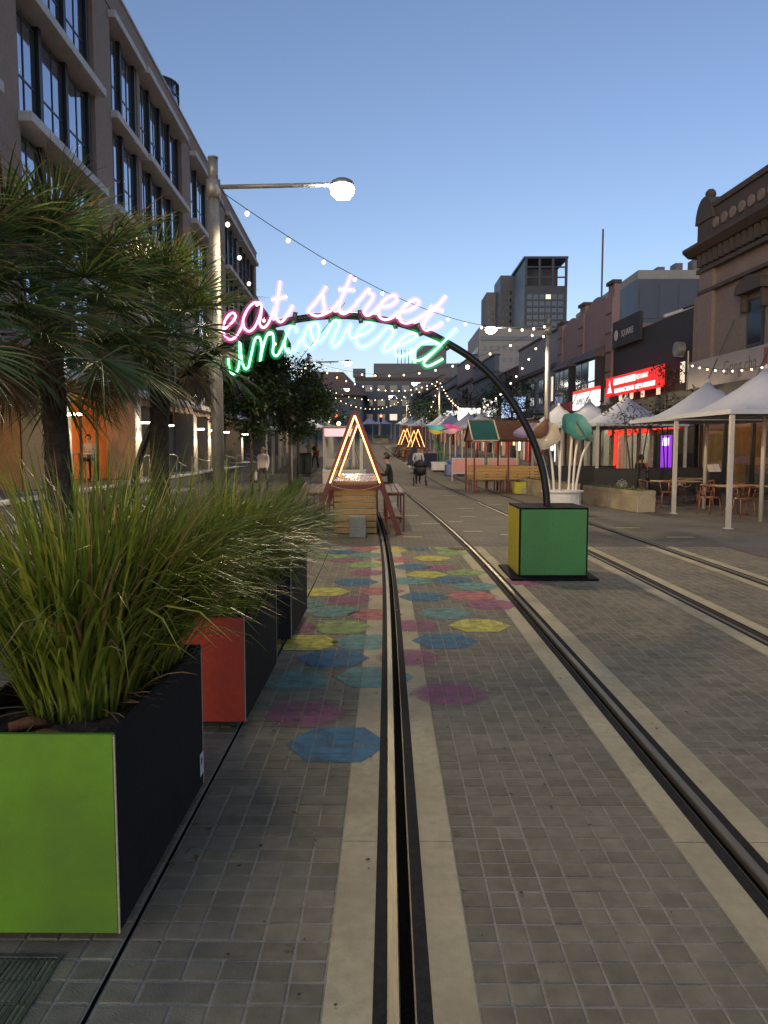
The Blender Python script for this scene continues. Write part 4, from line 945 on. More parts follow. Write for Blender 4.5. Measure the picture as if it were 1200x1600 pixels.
hr = MB().tube(spline([(13.2, -1.35, 1.05), (14.6, -1.35, 1.42), (15.1, -1.35, 1.42), (18.9, -1.35, 1.42), (19.7, -1.35, 1.1), (21, -1.35, .9)], 4), .022, 8)
h_ = hr.build('handrail', 'handrail', LB, True)
for u in (13.3, 15.1, 16.5, 18.0, 19.2): MB().tube([(u, -1.35, .5), (u, -1.35, 1.40 if 14.6 < u < 19 else 1.1)], .016, 6).build('baluster', 'handrail', h_, True)
for k in range(5):
    u = 21.5 + k * 4.2; h_ = MB().tube([(u, -1.5, 1.3), (u + 1.6, -2.3, .95)], .02, 8).build('handrail', 'handrail', LB, True); MB().tube([(u, -1.5, .5), (u, -1.5, 1.3)], .016, 6).build('baluster', 'handrail', h_)
def lb_world(u, y, z): return LB.matrix_basis @ Vector((u, y, z))
# cafe tables and diners on the terrace
mat('table_pale', (.50, .46, .40), .6, .1, 5)
def bar_table(label, loc, rz, top='table_pale', h=1.02, w_=.9, l=1.6):
    t = thing('bar_table', label, 'table', loc, rz); MB().bbox(-l / 2, l / 2, -w_ / 2, w_ / 2, h - .05, h, .006).build('table_top', top, t)
    for sx in (-1, 1):
        for sy in (-1, 1): MB().bar((sx * (l / 2 - .06), sy * (w_ / 2 - .06), 0), (sx * (l / 2 - .06), sy * (w_ / 2 - .06), h - .051), .06).build('leg', top, t)
    return t
ang = LB.rotation_euler.z
bar_table('pale high dining table inside the orange lit restaurant', lb_world(14.0, .9, .51), ang)
person('diner in dark top seated facing along the high table in the orange lit restaurant', lb_world(12.9, 1.0, .51), ang - math.pi / 2, 'cloth_dkgrey', 'cloth_black', pose='sit', seat=.72)
person('diner in grey shirt seated nearest the column in the orange lit restaurant', lb_world(15.1, .8, .51), ang + math.pi / 2, 'cloth_grey', 'cloth_black', pose='sit', seat=.72)
for i, u in enumerate((12.85, 15.15)):
    t = thing('bar_stool', ['pale bar stool under the diner in the dark top', 'pale bar stool under the diner in the grey shirt'][i], 'stool', lb_world(u, .9, .51), ang)
    MB().bbox(-.2, .2, -.2, .2, .68, .72, .005).build('seat', 'table_pale', t)
    for sx in (-1, 1):
        for sy in (-1, 1): MB().bar((sx * .17, sy * .17, 0), (sx * .15, sy * .15, .679), .04).build('leg', 'table_pale', t)

# far west side: turreted corner building and the row beyond
mat('old_render', (0.165, 0.138, 0.110), .85, .15, 1, .2, 20); mat('slate', (.10, .075, .075), .7, .2, 3, .2, 20); mat('grey_render', (0.115, 0.125, 0.14), .85, .12, .6, .15, 10); mat('pale_render', (0.22, 0.225, 0.23), .85, .1, .6, .1, 10)
mat('pink_render', (0.25, 0.175, 0.168), .85, .12, 1.0, .2, 20); mat('tan_render', (0.215, 0.175, 0.155), .85, .12, .9, .2, 20); mat('charcoal_wall', (.030, .031, .034), .75, .15, 1.2, .2, 30); mat('brown_brick', (0.096, 0.054, 0.039), .85, .15, 1.5, .2, 20)
mat('stone_dark', (0.075, 0.062, 0.055), .85, .2, 2, .3, 20); mat('metal_roof', (0.080, 0.090, 0.115), .45, .1, 2, metal=.2); mat('blue_cladding', (0.045, 0.062, 0.095), .5, .1, .5); mat('tower_dark', (0.02, 0.028, 0.042), .4, .12, .2); mat('tower_panel', (0.045, 0.06, 0.085), .5, .1, .2)
glassy('far_glass', (.02, .028, .04), .1); emit('lit_window', (1.0, .82, .55), .75, sample=False); emit('lit_cool', (.75, .95, 1.0), .9, sample=False)
def window_set(parent, face, us, zs, w_, h_, at, depth=.06, material='far_glass', lit=(), outward=-1):
    """single windows, each its own part: on a face running along x (face 'x') or along y (face 'y')"""
    for i, u in enumerate(us):
        for j, z in enumerate(zs):
            mm = 'lit_window' if (i, j) in lit else material
            key = ('fw', face, round(w_, 2), round(h_, 2), depth, mm, outward)
            me = shared(key, lambda: (MB().box(0, w_, min(0, outward * depth), max(0, outward * depth), 0, h_) if face == 'x' else MB().box(min(0, outward * depth), max(0, outward * depth), 0, w_, 0, h_)).mesh('window', mm))
            o = link('window', me, parent); o.location = (u, at, z) if face == 'x' else (at, u, z)
def block(name, label, x0, x1, y0, y1, z0, z1, m, cat='building', rz=0):
    t = thing(name, label, cat, (0, 0, 0), 0); MB().box(x0, x1, y0, y1, z0, z1).build('wall', m, t); return t
t = thing('turret_building', 'old corner building with brown conical turret roof seen through the pink lettering', 'building', W(-8.6, 78), HEAD)
MB().box(-14, -1.2, 0, 26, 0, 11).build('wall', 'old_render', t); MB().lathe([(2.2, 0), (2.2, 11.2), (2.5, 11.3), (2.5, 11.6)], (-1.6, 1.2, 0), 16).build('turret', 'old_render', t)
MB().lathe([(2.6, 11.6), (1.9, 13.2), (.8, 14.8), (.05, 16.2)], (-1.6, 1.2, 0), 16).build('turret_roof', 'slate', t); MB().box(-14.2, -.9, -.2, 26.2, 11, 11.5).build('cornice', 'old_render', t)
for k in range(5):
    a = -2.2 + k * .62; window_set(t, 'x', [-1.6 + 2.2 * math.sin(a + .6) - .35], (4.6, 8.0), .7, 1.7, 1.2 - 2.2 * math.cos(a + .6) - .02)
for z in (4.4, 7.8): MB().lathe([(2.3, 0), (2.35, .15), (2.3, .3)], (-1.6, 1.2, z - .4), 16).build('string_course', 'old_render', t)
window_set(t, 'y', [3.5 + k * 3 for k in range(7)], (4.6, 8.0), 1.3, 1.9, -1.2, outward=1, lit={(1, 0), (4, 1)})
window_set(t, 'x', [-12 + k * 2.4 for k in range(4)], (4.6, 8.0), 1.2, 1.9, 0)
t = thing('corner_pub', 'narrow cream building with stacked cornices beside the street tree, under the green lettering', 'building', W(-6.4, 66), HEAD)
MB().box(-9, 0, 0, 8, 0, 10.2).build('wall', 'old_render', t)
for z in (4.0, 7.2, 10.2): MB().box(-9.2, .35, -.35, 8.3, z, z + .35).build('cornice', 'stone_dark' if z < 10 else 'old_render', t)
window_set(t, 'x', (-7.4, -4.6, -1.9), (4.9, 8.0), 1.2, 1.7, 0); window_set(t, 'y', (1.2, 3.6, 6.0), (4.9, 8.0), 1.2, 1.7, 0, outward=1)
t = block('far_row_house', 'dark hip roofed row beyond the far canopies on the west side', -33, -15.5, 108, 150, 0, 12, 'grey_render'); MB().prism([(-34, 12), (-15, 12), (-24, 16)], 107, 151).build('roof', 'slate', t)
window_set(t, 'y', [111 + 4 * k for k in range(9)], (5, 8.6), 1.6, 1.9, -15.5, outward=1, lit={(0, 0), (3, 1)})

# ------------------------------------------------------------------ buildings along the east side (shops); local x runs up the street, local y points at the street
def east(name, label, Ya):
    return thing(name, label, 'building', (13.7 - .055 * Ya, Ya, gz(Ya)), math.pi / 2 + math.atan(.055))
mat('awning_dark', (.035, .032, .03), .7, .2, 2); mat('fascia_white', (.33, .30, .29), .6, .08, 2); mat('sign_text_dark', (.16, .14, .13), .6); mat('sign_red', (.35, .08, .06), .6)
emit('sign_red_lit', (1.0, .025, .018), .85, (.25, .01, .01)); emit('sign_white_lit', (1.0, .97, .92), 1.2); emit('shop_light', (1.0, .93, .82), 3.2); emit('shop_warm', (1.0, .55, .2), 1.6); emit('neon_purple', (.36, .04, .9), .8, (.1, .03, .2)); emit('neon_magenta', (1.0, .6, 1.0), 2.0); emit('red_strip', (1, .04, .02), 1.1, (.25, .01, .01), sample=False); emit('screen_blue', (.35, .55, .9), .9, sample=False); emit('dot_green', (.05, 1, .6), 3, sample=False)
for nm, c in (('goods_red', (.5, .06, .04)), ('goods_teal', (.06, .3, .32)), ('goods_cream', (.6, .55, .45)), ('goods_yellow', (.6, .45, .08)), ('goods_dark', (.03, .03, .035))): mat(nm, c, .6, .15, 5)
def awning(t, x0, x1, zz=3.35, out=1.15, fascia='awning_dark', fh=.5):
    MB().box(x0 + .02, x1 - .02, .02, out, zz, zz + .12).build('awning_deck', 'awning_dark', t)
    return MB().bbox(x0 + .01, x1 - .01, out + .002, out + .09, zz - .12, zz - .12 + fh, .008).build('awning_fascia', fascia, t)
def tie_rods(t, xs, za, zb, out=1.1):
    for x in xs: MB().tube([(x, .02, zb), (x, out, za)], .022, 6).build('tie_rod', 'frame_dark', t)
def shop(t, x0, x1, back, glow, fit='shelves', power=None, col=(1, .9, .75)):
    """a lit shop interior behind its opening"""
    d = 4.5
    MB().box(x0, x1, -d - .1, -d, 0, 3.3).build('shop_back_wall', back, t); MB().box(x0, x0 + .08, -d, .0, 0, 3.3).build('shop_side_wall', back, t); MB().box(x1 - .08, x1, -d, .0, 0, 3.3).build('shop_side_wall', back, t)
    MB().box(x0 + .08, x1 - .08, -d, .0, .005, .03).build('shop_floor', 'interior_dark', t)
    n = max(1, int((x1 - x0) / 1.6))
    for k in range(n):
        xa = x0 + (x1 - x0) * (k + .25) / n; MB().box(xa, xa + (x1 - x0) / n * .5, -3.4, -1.0, 3.2, 3.26).build('ceiling_light', glow, t)
    random.seed(int(x0 * 31) + 5)
    if fit == 'shelves':
        for z in (.7, 1.2, 1.7, 2.2):
            MB().box(x0 + .2, x1 - .2, -d + .02, -d + .35, z, z + .04).build('shelf', 'goods_cream', t); x = x0 + .25
            while x < x1 - .5:
                w_ = random.uniform(.15, .4); MB().bbox(x, x + w_, -d + .06, -d + .3, z + .041, z + random.uniform(.2, .42), .01).build('stock_box', random.choice(('goods_red', 'goods_teal', 'goods_cream', 'goods_yellow', 'goods_dark')), t); x += w_ + random.uniform(.03, .2)
    MB().bbox(x0 + .4, x1 - .6, -2.2, -1.6, .03, 1.05, .01).build('counter', 'goods_cream' if fit == 'shelves' else 'interior_dark', t)
    for k in range(n + 1):
        xx = x0 + (x1 - x0 - .1) * k / n; MB().box(xx, xx + .1, -.12, .0, 0, 3.3).build('shopfront_post', 'fin_dark', t)
    for k in range(n):
        xx = x0 + (x1 - x0 - .1) * k / n; MB().box(xx + .1, xx + (x1 - x0 - .1) / n, -.07, -.06, .3, 2.6).build('shop_pane', 'shop_glass', t)

# Victorian building with the bubble-tea fascia
gb = east('victorian_shop', 'tan Victorian two storey shop with heavy cornice and arched window hoods', 14.5); Lg = 15.8
MB().box(0, Lg, -9, -.001, 3.5, 9.0).build('wall', 'tan_render', gb); MB().box(Lg - 1.1, Lg, .0, .14, 3.5, 9.0).build('corner_pilaster', 'tan_render', gb); MB().box(0, Lg, -9, -4.8, 0, 3.5).build('rear_wall', 'interior_dark', gb)
MB().box(-.0, Lg + .05, .0, .18, 7.55, 7.68).build('string_course', 'stone_dark', gb); MB().box(-.0, Lg + .12, .0, .22, 8.35, 8.5).build('string_course', 'stone_dark', gb)
for k in range(38): MB().box(.1 + k * .415, .3 + k * .415, .0, .32, 8.55, 9.0).build('bracket', 'stone_dark', gb)
MB().prism([(0, 9.0), (.38, 9.02), (.62, 9.22), (.62, 9.34), (0, 9.34)], 0, Lg + .5, 'yz').build('cornice', 'stone_dark', gb)
MB().box(0, Lg, -.3, .12, 9.34, 10.55).build('parapet', 'stone_dark', gb); MB().box(0, Lg + .1, -.36, .2, 10.55, 10.75).build('parapet_coping', 'stone_dark', gb)
for k in range(24): 
    x = .3 + k * .62; MB().tube([(x, .125, 9.95), (x, .19, 9.95)], .2, 10).build('parapet_roundel', 'tan_render', gb)
MB().box(Lg - 1.0, Lg + .14, -.5, .2, 9.34, 10.2).build('corner_pier', 'stone_dark', gb)
MB().prism([(Lg - 1.1, 10.2)] + [(Lg - .43 + .67 * math.cos(math.pi * (1 - k / 10)), 10.25 + .85 * math.sin(math.pi * k / 10)) for k in range(11)] + [(Lg + .24, 10.2)], -.4, .26).build('scroll_pediment', 'stone_dark', gb)
MB().ball((Lg - .43, 0, 11.2), .2, 10, 6).build('finial', 'stone_dark', gb, True)
for x in (1.2, 4.6, 8.0, 11.2):
    wf = MB().box(x, x + 1.05, .001, .06, 3.7, 6.7).build('window', 'frame_dark', gb)
    MB().box(x + .1, x + .95, .061, .07, 3.8, 5.1).build('pane', 'far_glass', wf); MB().box(x + .1, x + .95, .061, .07, 5.2, 6.6).build('pane', 'far_glass', wf)
    arc = [(x + .525 + .85 * math.cos(math.pi * (1 - k / 10)), 7.0 + .42 * math.sin(math.pi * k / 10)) for k in range(11)]
    MB().prism([(x - .325, 6.9)] + arc + [(x + 1.375, 6.9)], .0, .38).build('window_hood', 'stone_dark', gb)
    for q in (-.2, 1.05): MB().bbox(x + q, x + q + .2, .0, .22, 6.3, 6.9, .02).build('hood_bracket', 'stone_dark', gb)
awning(gb, 0, Lg, 3.45)
fs = MB().bbox(0.02, Lg - .3, 2.7, 2.78, 3.62, 4.75, .01).build('sign_fascia', 'fascia_white', gb)
RT = Matrix(((-1, 0, 0, 0), (0, 0, 1, 0), (0, 1, 0, 0), (0, 0, 0, 1)))   # text facing local +y, reading right when seen from the street
text('lettering', 'Gong cha', .72, 'sign_text_dark', fs, Matrix.Translation((12.75, 2.782, 4.02)) @ RT, sx=.8)
MB().box(9.9, 10.12, 2.781, 2.79, 3.95, 4.65).build('red_mark', 'sign_red', fs)
tie_rods(gb, (3, 6.4, 9.8, 13.2), 3.6, 6.2)
fs.location = (0, -2.2, .2)
shop(gb, .1, 7.6, 'interior_wall', 'shop_warm', 'bar'); shop(gb, 7.8, Lg - .1, 'interior_wall', 'shop_warm', 'bar')
sb = MB().box(5.0, 9.6, .12, .2, 2.62, 3.05).build('shop_sign', 'sign_white_lit', gb); MB().box(5.0, 9.6, .12, .205, 2.52, 2.615).build('sign_stripe', 'red_strip', gb)
text('lettering', 'HAZ', .40, 'sign_text_dark', sb, Matrix.Translation((8.0, .202, 2.68)) @ RT)
MB().box(3.9, 4.6, .12, .2, 2.60, 3.0).build('small_screen', 'screen_blue', gb)
fb = MB().box(10.0, 14.6, .12, .2, 2.72, 3.05).build('shop_sign', 'sign_white_lit', gb); text('lettering', 'SZ', .32, 'sign_text_dark', fb, Matrix.Translation((11.0, .202, 2.76)) @ RT)

# dark charcoal building
db = east('charcoal_shop', 'charcoal two storey shop with red illuminated fascia and slit windows', 30.4); Ld = 9.7
MB().box(0, Ld, -10, -.001, 3.4, 7.2).build('wall', 'charcoal_wall', db); MB().box(0, .35, 0, .1, 3.4, 7.5).build('edge_pilaster', 'tan_render', db); MB().box(0, Ld, -10, -4.8, 0, 3.4).build('rear_wall', 'interior_dark', db)
MB().prism([(0, 7.2), (-9, 10.2), (-9, 7.2)], .3, Ld - 3.5, 'yz').build('roof', 'metal_roof', db)
MB().bar((4.2, -.3, 7.45), (4.2, -8.8, 10.3), .12, .12).build('roof_flashing', 'ledge_white', db); MB().bar((2.2, -.3, 7.42), (2.2, -8.8, 10.28), .06, .08).build('roof_flashing', 'frame_dark', db)
bs = MB().box(Ld - 4.0, Ld - .4, .05, .22, 6.65, 7.95).build('rooftop_sign', 'charcoal_wall', db); text('lettering', 'SQUAREE', .42, 'ledge_white', bs, Matrix.Translation((Ld - 1.65, .222, 7.1)) @ RT, sx=.9)
MB().tube([(Ld - .95, .222, 7.25), (Ld - .95, .235, 7.25)], .26, 16).build('round_emblem', 'ledge_white', bs)
for k, x in enumerate((1.2, 3.6, 5.4, 6.8, 8.3)): MB().box(x, x + .38, .0, .03, 4.0 if k else 4.3, 5.15).build('slit_window', 'lit_window', db)
MB().tube([(1.0, .2, 5.6), (1.0, .5, 5.6)], .3, 14).build('wall_vent', 'galv', db); MB().tube([(.7, .1, 3.5), (.7, .1, 5.5)], .05, 8).build('downpipe', 'galv', db)
awning(db, 0, Ld, 3.35)
rs = MB().bbox(.9, Ld - .7, 2.7, 2.80, 3.75, 4.85, .01).build('red_fascia', 'sign_red_lit', db)
xs = Ld - 2.0
MB().prism([(Ld - .95, 3.95), (Ld - 1.75, 3.95), (Ld - 1.55, 4.2), (Ld - 1.45, 4.45), (Ld - 1.35, 4.7), (Ld - 1.25, 4.45), (Ld - 1.15, 4.2)], 2.801, 2.81).build('pagoda_emblem', 'sign_white_lit', rs)
MB().box(xs - 1.7, xs, 2.801, 2.81, 4.36, 4.70).build('word_bar', 'sign_white_lit', rs); MB().box(xs - 3.3, xs - 1.82, 2.801, 2.81, 4.36, 4.70).build('word_bar', 'sign_white_lit', rs)
text('lettering', 'RESTAURANT', .36, 'sign_white_lit', rs, Matrix.Translation((xs - 3.42, 2.803, 4.40)) @ RT, sx=.72)
for (a, b) in ((.2, 1.3), (1.45, 3.1), (3.3, 4.3), (4.45, 5.9)): MB().box(xs - b, xs - a, 2.801, 2.81, 3.90, 4.14).build('word_bar', 'sign_white_lit', rs)
rs.location = (1.17, -2.2, 1.01); rs.scale = (.87, 1, .85)
shop(db, .1, 4.2, 'goods_dark', 'shop_warm', 'bar'); shop(db, 4.4, Ld - .1, 'goods_cream', 'shop_light', 'shelves')
pd = MB().box(2.3, 3.3, -.04, .03, .1, 2.2).build('purple_door', 'neon_purple', db); MB().bbox(2.45, 3.1, .031, .06, 1.75, 2.08, .02).build('glowing_sign', 'neon_magenta', pd)
MB().box(1.4, 4.2, .05, .16, 2.45, 2.62).build('red_light_strip', 'red_strip', db); MB().box(4.3, Ld, .05, .2, 2.62, 3.0).build('shop_sign', 'sign_white_lit', db); MB().box(4.3, Ld, .05, .21, 2.30, 2.61).build('sign_stripe', 'red_strip', db)
for x in (3.75, 4.05): MB().ball((x, .2, 2.62), .07, 8, 5).build('green_dot', 'dot_green', db)
MB().box(8.4, 8.9, .1, .22, .6, 2.3).build('vertical_sign', 'red_strip', db); MB().box(5.0, 7.6, -.9, -.5, .03, .95).build('red_counter', 'goods_red', db)

# pink building with the scalloped parapet
pb = east('scalloped_shop', 'pink two storey shop with scalloped parapet, bay windows and a flagpole', 40.2); Lp = 10.2
MB().box(0, Lp, -10, 0, 3.4, 7.9).build('wall', 'pink_render', pb); MB().box(0, Lp, -10, -4.8, 0, 3.4).build('rear_wall', 'interior_dark', pb)
pts = [(0, 7.9)]
for (x0, x1, h0, h1) in ((.9, 4.7, 9.0, 9.7), (5.7, 9.3, 8.5, 9.1)):
    pass
out_ = [(0, 7.9), (0, 9.9), (.9, 9.9), (.9, 9.2)] + [(.9 + 3.9 * k / 10, 9.15 + .55 * math.sin(math.pi * k / 10)) for k in range(1, 10)] + [(4.8, 9.2), (4.8, 9.65), (5.8, 9.65), (5.8, 8.9)] + [(5.8 + 3.4 * k / 10, 8.85 + .5 * math.sin(math.pi * k / 10)) for k in range(1, 10)] + [(9.2, 8.9), (9.2, 9.3), (10.2, 9.3), (10.2, 7.9)]
MB().prism(out_, -.3, 0).build('parapet', 'pink_render', pb)
for (a, b, z) in ((-.06, .96, 9.9), (4.74, 5.86, 9.65), (9.14, 10.26, 9.3)): MB().box(a, b, -.36, .12, z, z + .18).build('pier_cap', 'stone_dark', pb)
for (a, b) in ((0, .9), (4.8, 5.8), (9.2, 10.2)):
    MB().box(a, b, .001, .1, 3.4, 9.2).build('pilaster', 'pink_render', pb)
    for z in (4.4, 5.4, 6.4, 7.4, 8.4): MB().box(a, b, .101, .13, z, z + .07).build('pilaster_band', 'stone_dark', pb)
for (a, b, lit) in ((1.1, 4.6, 'lit_cool'), (6.0, 9.0, 'far_glass')):
    bay = MB().box(a, b, .001, .55, 3.9, 6.3).build('bay_window', 'frame_dark', pb); MB().prism([(0, 6.3), (.75, 6.3), (.55, 6.6), (0, 6.95)], a - .15, b + .15, 'yz').build('bay_hood', 'slate', bay)
    n = 3; cw = (b - a) / n
    for k in range(n):
        MB().box(a + k * cw + .1, a + (k + 1) * cw - .1, .551, .56, 4.05, 5.0).build('pane', lit if k == 0 else 'far_glass', bay); MB().box(a + k * cw + .1, a + (k + 1) * cw - .1, .551, .56, 5.1, 6.15).build('pane', lit if k == 0 else 'far_glass', bay)
MB().tube([(2.6, -.2, 8.0), (2.6, -.2, 13.3)], .05, 8).build('flagpole', 'frame_dark', pb)
MB().box(.2, .3, .25, .35, 4.6, 5.0).build('wall_bracket', 'frame_dark', pb)
awning(pb, 0, Lp, 3.1)
ws = MB().bbox(.3, 4.9, 2.7, 2.8, 3.35, 4.25, .01).build('white_sign', 'sign_white_lit', pb); MB().box(.3, 4.9, 2.7, 2.81, 4.26, 4.42).build('sign_stripe', 'red_strip', ws)
text('lettering', 'SAMBOUSEH', .52, 'print_dark', ws, Matrix.Translation((4.3, 2.803, 3.6)) @ RT, sx=.95)
ws.location = (0, -2.2, .3)
MB().box(5.4, 8.0, .50, .59, 3.65, 4.2).build('plain_sign', 'goods_red', pb); MB().box(8.2, 9.8, .50, .59, 3.6, 4.25).build('plain_sign', 'goods_cream', pb)
tie_rods(pb, (1.5, 4.0, 6.5, 9.0), 3.5, 5.8)
shop(pb, .1, 5.0, 'goods_cream', 'shop_light', 'shelves'); shop(pb, 5.2, Lp - .1, 'interior_wall', 'shop_light', 'bar')

# the row further up
ROW_ = [('rendered_shop', 'pale rendered shop with blank parapet and dark awning above the street tree', 50.5, 11.5, 8.8, 'pale_render', 2.2), ('brown_shop', 'brown brick shop behind the dangling loop of bulbs', 62.1, 10, 7.2, 'brown_brick', 1.2),
        ('grey_shop', 'grey shop with row of upper windows near the lit screen', 72.2, 12, 9.0, 'grey_render', 1.5), ('pink_wall_shop', 'salmon walled building with single dark window under the far bulbs', 84.4, 12, 10, 'tan_render', 2.5),
        ('dim_shop', 'dim grey shop far up the street by the traffic light', 96.6, 16, 8.5, 'grey_render', 1), ('last_shop', 'last low shop at the far end of the east row', 112.8, 22, 9.5, 'old_render', 1)]
for i, (nm, lb, Ya, ln, h, m, par) in enumerate(ROW_):
    t = east(nm, lb, Ya); MB().box(0, ln, -11, 0, 0, h - par).build('wall', m, t); MB().box(0, ln, -.4, .02, h - par, h).build('parapet', m, t); MB().box(-.05, ln + .05, -.45, .25, h - par - .15, h - par + .1).build('cornice', 'stone_dark', t); MB().box(-.02, ln + .02, -.5, .1, h, h + .15).build('coping', 'stone_dark', t)
    n = 4 if ln < 14 else 6
    for k in range(n):
        x = .8 + (ln - 1.2) * k / n; wf = MB().box(x, x + 1.3, .021, .07, 4.2, 6.0).build('window', 'frame_dark', t); MB().box(x + .1, x + .6, .071, .08, 4.3, 5.9).build('pane', 'lit_window' if (i + k * 3) % 7 == 0 else 'far_glass', wf); MB().box(x + .7, x + 1.2, .071, .08, 4.3, 5.9).build('pane', 'far_glass', wf)
    if nm == 'pink_wall_shop': MB().box(-.06, -.02, -6, -3.5, 6.5, 8.2).build('dark_window', 'frame_dark', t)
    awning(t, 0, ln, 3.3, 1.6)
    tie_rods(t, (1.5, ln / 2, ln - 1.5), 3.5, 5.8)
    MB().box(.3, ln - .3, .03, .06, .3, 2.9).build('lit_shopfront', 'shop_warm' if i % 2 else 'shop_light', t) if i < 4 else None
    for k in range(int(ln / 1.2)): MB().box(.3 + k * 1.2, .42 + k * 1.2, .065, .12, 0, 3.2).build('shopfront_post', 'fin_dark', t)
    for k in range(int(ln / 1.5)): MB().box(.4 + k * 1.5, 1.4 + k * 1.5, .1, .4, 0, 1.0 + .7 * ((k * 7) % 3)).build('display_stand', ('goods_dark', 'goods_red', 'goods_cream')[k % 3], t)
for i, (Ya, x, zz, w_, h, m) in enumerate(((75, 4, 3.0, 2.2, 1.2, 'sign_white_lit'), (55, 5, 3.15, 1.7, 1.5, 'screen_blue'), (64, 3, 3.3, 1.2, 1.5, 'sign_white_lit'), (88, 3, 3.2, 1.8, .9, 'sign_white_lit'))):
    p = W(13.0 - 1.9, Ya); t = thing('lit_shop_sign', ['white glowing shop sign behind the aqua flower', 'tilted bluish screen sign above the white canopies', 'small pale sign between the canopy and the street tree', 'far white glowing sign above the canopies'][i], 'sign', p, HEAD)
    MB().box(-w_ / 2, w_ / 2, 0, .14, zz, zz + h).build('face', m, t); MB().box(-w_ / 2 - .04, w_ / 2 + .04, .142, .2, zz - .04, zz + h + .04).build('casing', 'frame_dark', t); MB().bar((0, .17, zz + h), (2.2, .17, zz + h + .3), .05).build('bracket', 'frame_dark', t)

# skyline
t = thing('dark_tower', 'dark glass tower with open frame crown and stepped wings above the shops', 'building', (0, 0, 0))
TY = 300.0
def tx(px): return (px - 609) / 1200 * TY
def tz(py): return 1.7 + (700 - py) / 1200 * TY * 1.01
x0, x1 = tx(815), tx(880); zt = tz(412); xl = tx(803)
MB().box(x0, x1, TY, TY + 30, 0, zt - 11).build('wall', 'tower_dark', t)
MB().box(x0 - .5, x1 + .2, TY - .3, TY + 30, zt - .8, zt).build('crown_slab', 'tower_dark', t)
for k in range(4): xx = x0 + (x1 - x0 - .9) * k / 3; MB().box(xx, xx + .9, TY - .2, TY + .7, zt - 11, zt - .8).build('crown_post', 'tower_dark', t)
for z in (zt - 4.2, zt - 8): MB().box(x0, x1, TY - .1, TY + .5, z, z + .5).build('crown_beam', 'tower_dark', t)
MB().box(x0 + 2, x1 - 2, TY + 8, TY + 20, zt - 11, zt - 3).build('plant_room', 'tower_dark', t)
MB().prism([(x0 - .001, TY), (x0 + .5, TY + 30), (53.3, TY + 30)], 0, zt - .4, 'xy').build('side_wall', 'tower_panel', t)
nf = 16
for j in range(nf):
    z = 20 + j * (zt - 34) / nf; MB().box(x0, x1, TY - .25, TY - .001, z, z + .35).build('floor_band', 'tower_panel', t)
for k in range(6): 
    xx = x0 + 1 + k * (x1 - x0 - 2) / 6
    window_set(t, 'x', [xx], [20.6 + j * (zt - 34) / nf for j in range(nf)], 1.9, 1.7, TY - .001, .05, lit={(0, (k * 5) % 16)} if k % 2 else {(0, 9), (0, 3)} if k == 2 else ())
for (pa, pb_, py, dd, m) in ((778, 806, 440, 335, 'tower_panel'), (757, 780, 465, 350, 'grey_render')):
    xa, xb, zz = (pa - 609) / 1200 * dd, (pb_ - 609) / 1200 * dd, 1.7 + (700 - py) / 1200 * dd * 1.01
    MB().box(xa, xb, dd, dd + 20, 0, zz).build('wing', m, t)
    window_set(t, 'x', [xa + .8 + k * 1.6 for k in range(3)], [25 + 3 * j for j in range(int((zz - 30) / 3))], .8, 1.5, dd - .001, .1, lit={(0, 1), (2, 3)})
t = block('white_office', 'white office block with small square windows behind the arch', 24, 42, 210, 240, 0, 1.7 + (700 - 517) / 1200 * 210 * 1.01, 'pale_render')
window_set(t, 'x', [25.2 + 1.75 * k for k in range(9)], [15.5 + 3.1 * j for j in range(5)], .85, 1.2, 210); MB().box(24.5, 41, 209.7, 209.99, 30.6, 31.6).build('top_slot', 'far_glass', t); window_set(t, 'y', [213 + 3 * k for k in range(8)], [15.5 + 3.1 * j for j in range(5)], 1.2, 1.3, 24)
MB().box(39.2, 40.6, 209.8, 209.99, 26, 29.6).build('sign_board', 'sign_text_dark', t)
t = block('blue_grey_block', 'blue grey clad block with roof plant behind the flagpole building', 33, 52, 105, 140, 0, 24.2, 'blue_cladding'); MB().box(33.2, 51.8, 105.2, 139.8, 24.2, 25.4).build('parapet', 'pale_render', t)
for k in range(6): MB().box(36 + k * 2.4, 37 + k * 2.4, 106, 108, 25.4, 26 + (k % 3) * .5).build('roof_unit', 'grey_render', t)
for k in range(7): MB().box(33.4 + k * 2.6, 35.6 + k * 2.6, 104.9, 104.99, 19, 23.4).build('cladding_panel', 'blue_cladding', t)
t = block('stepped_block', 'grey stepped block with roof masts closing the street', -8.5, 22, 190, 215, 0, 19, 'grey_render'); MB().box(-4, 19, 192, 214, 19, 22.5).build('upper_wall', 'grey_render', t); MB().box(7, 14, 193, 205, 22.5, 27).build('lift_tower', 'grey_render', t); MB().box(-9, -6, 189.5, 192, 19, 21).build('corner_pier', 'grey_render', t)
for k in range(5): MB().tube([(2 + k * .9, 195, 22.5), (2 + k * .9, 195, 26.2)], .09, 6).build('mast', 'frame_dark', t)
window_set(t, 'x', [-6 + 3 * k for k in range(9)], (8.5, 12, 15.5), 1.8, 1.5, 190, lit={(2, 0), (6, 1)}); MB().box(-8.6, 22.1, 189.7, 190.0, 18.2, 18.9).build('cornice', 'stone_dark', t)
t = block('hall_roof', 'low hall with dark hipped roof at the end of the street', -22, -6, 168, 188, 0, 13, 'grey_render'); MB().prism([(-23, 13), (-5, 13), (-10, 18), (-18, 18)], 167, 189).build('roof', 'slate', t); window_set(t, 'x', [-20 + 2.8 * k for k in range(5)], (7, 10), 1.5, 1.6, 168, lit={(1, 0)})
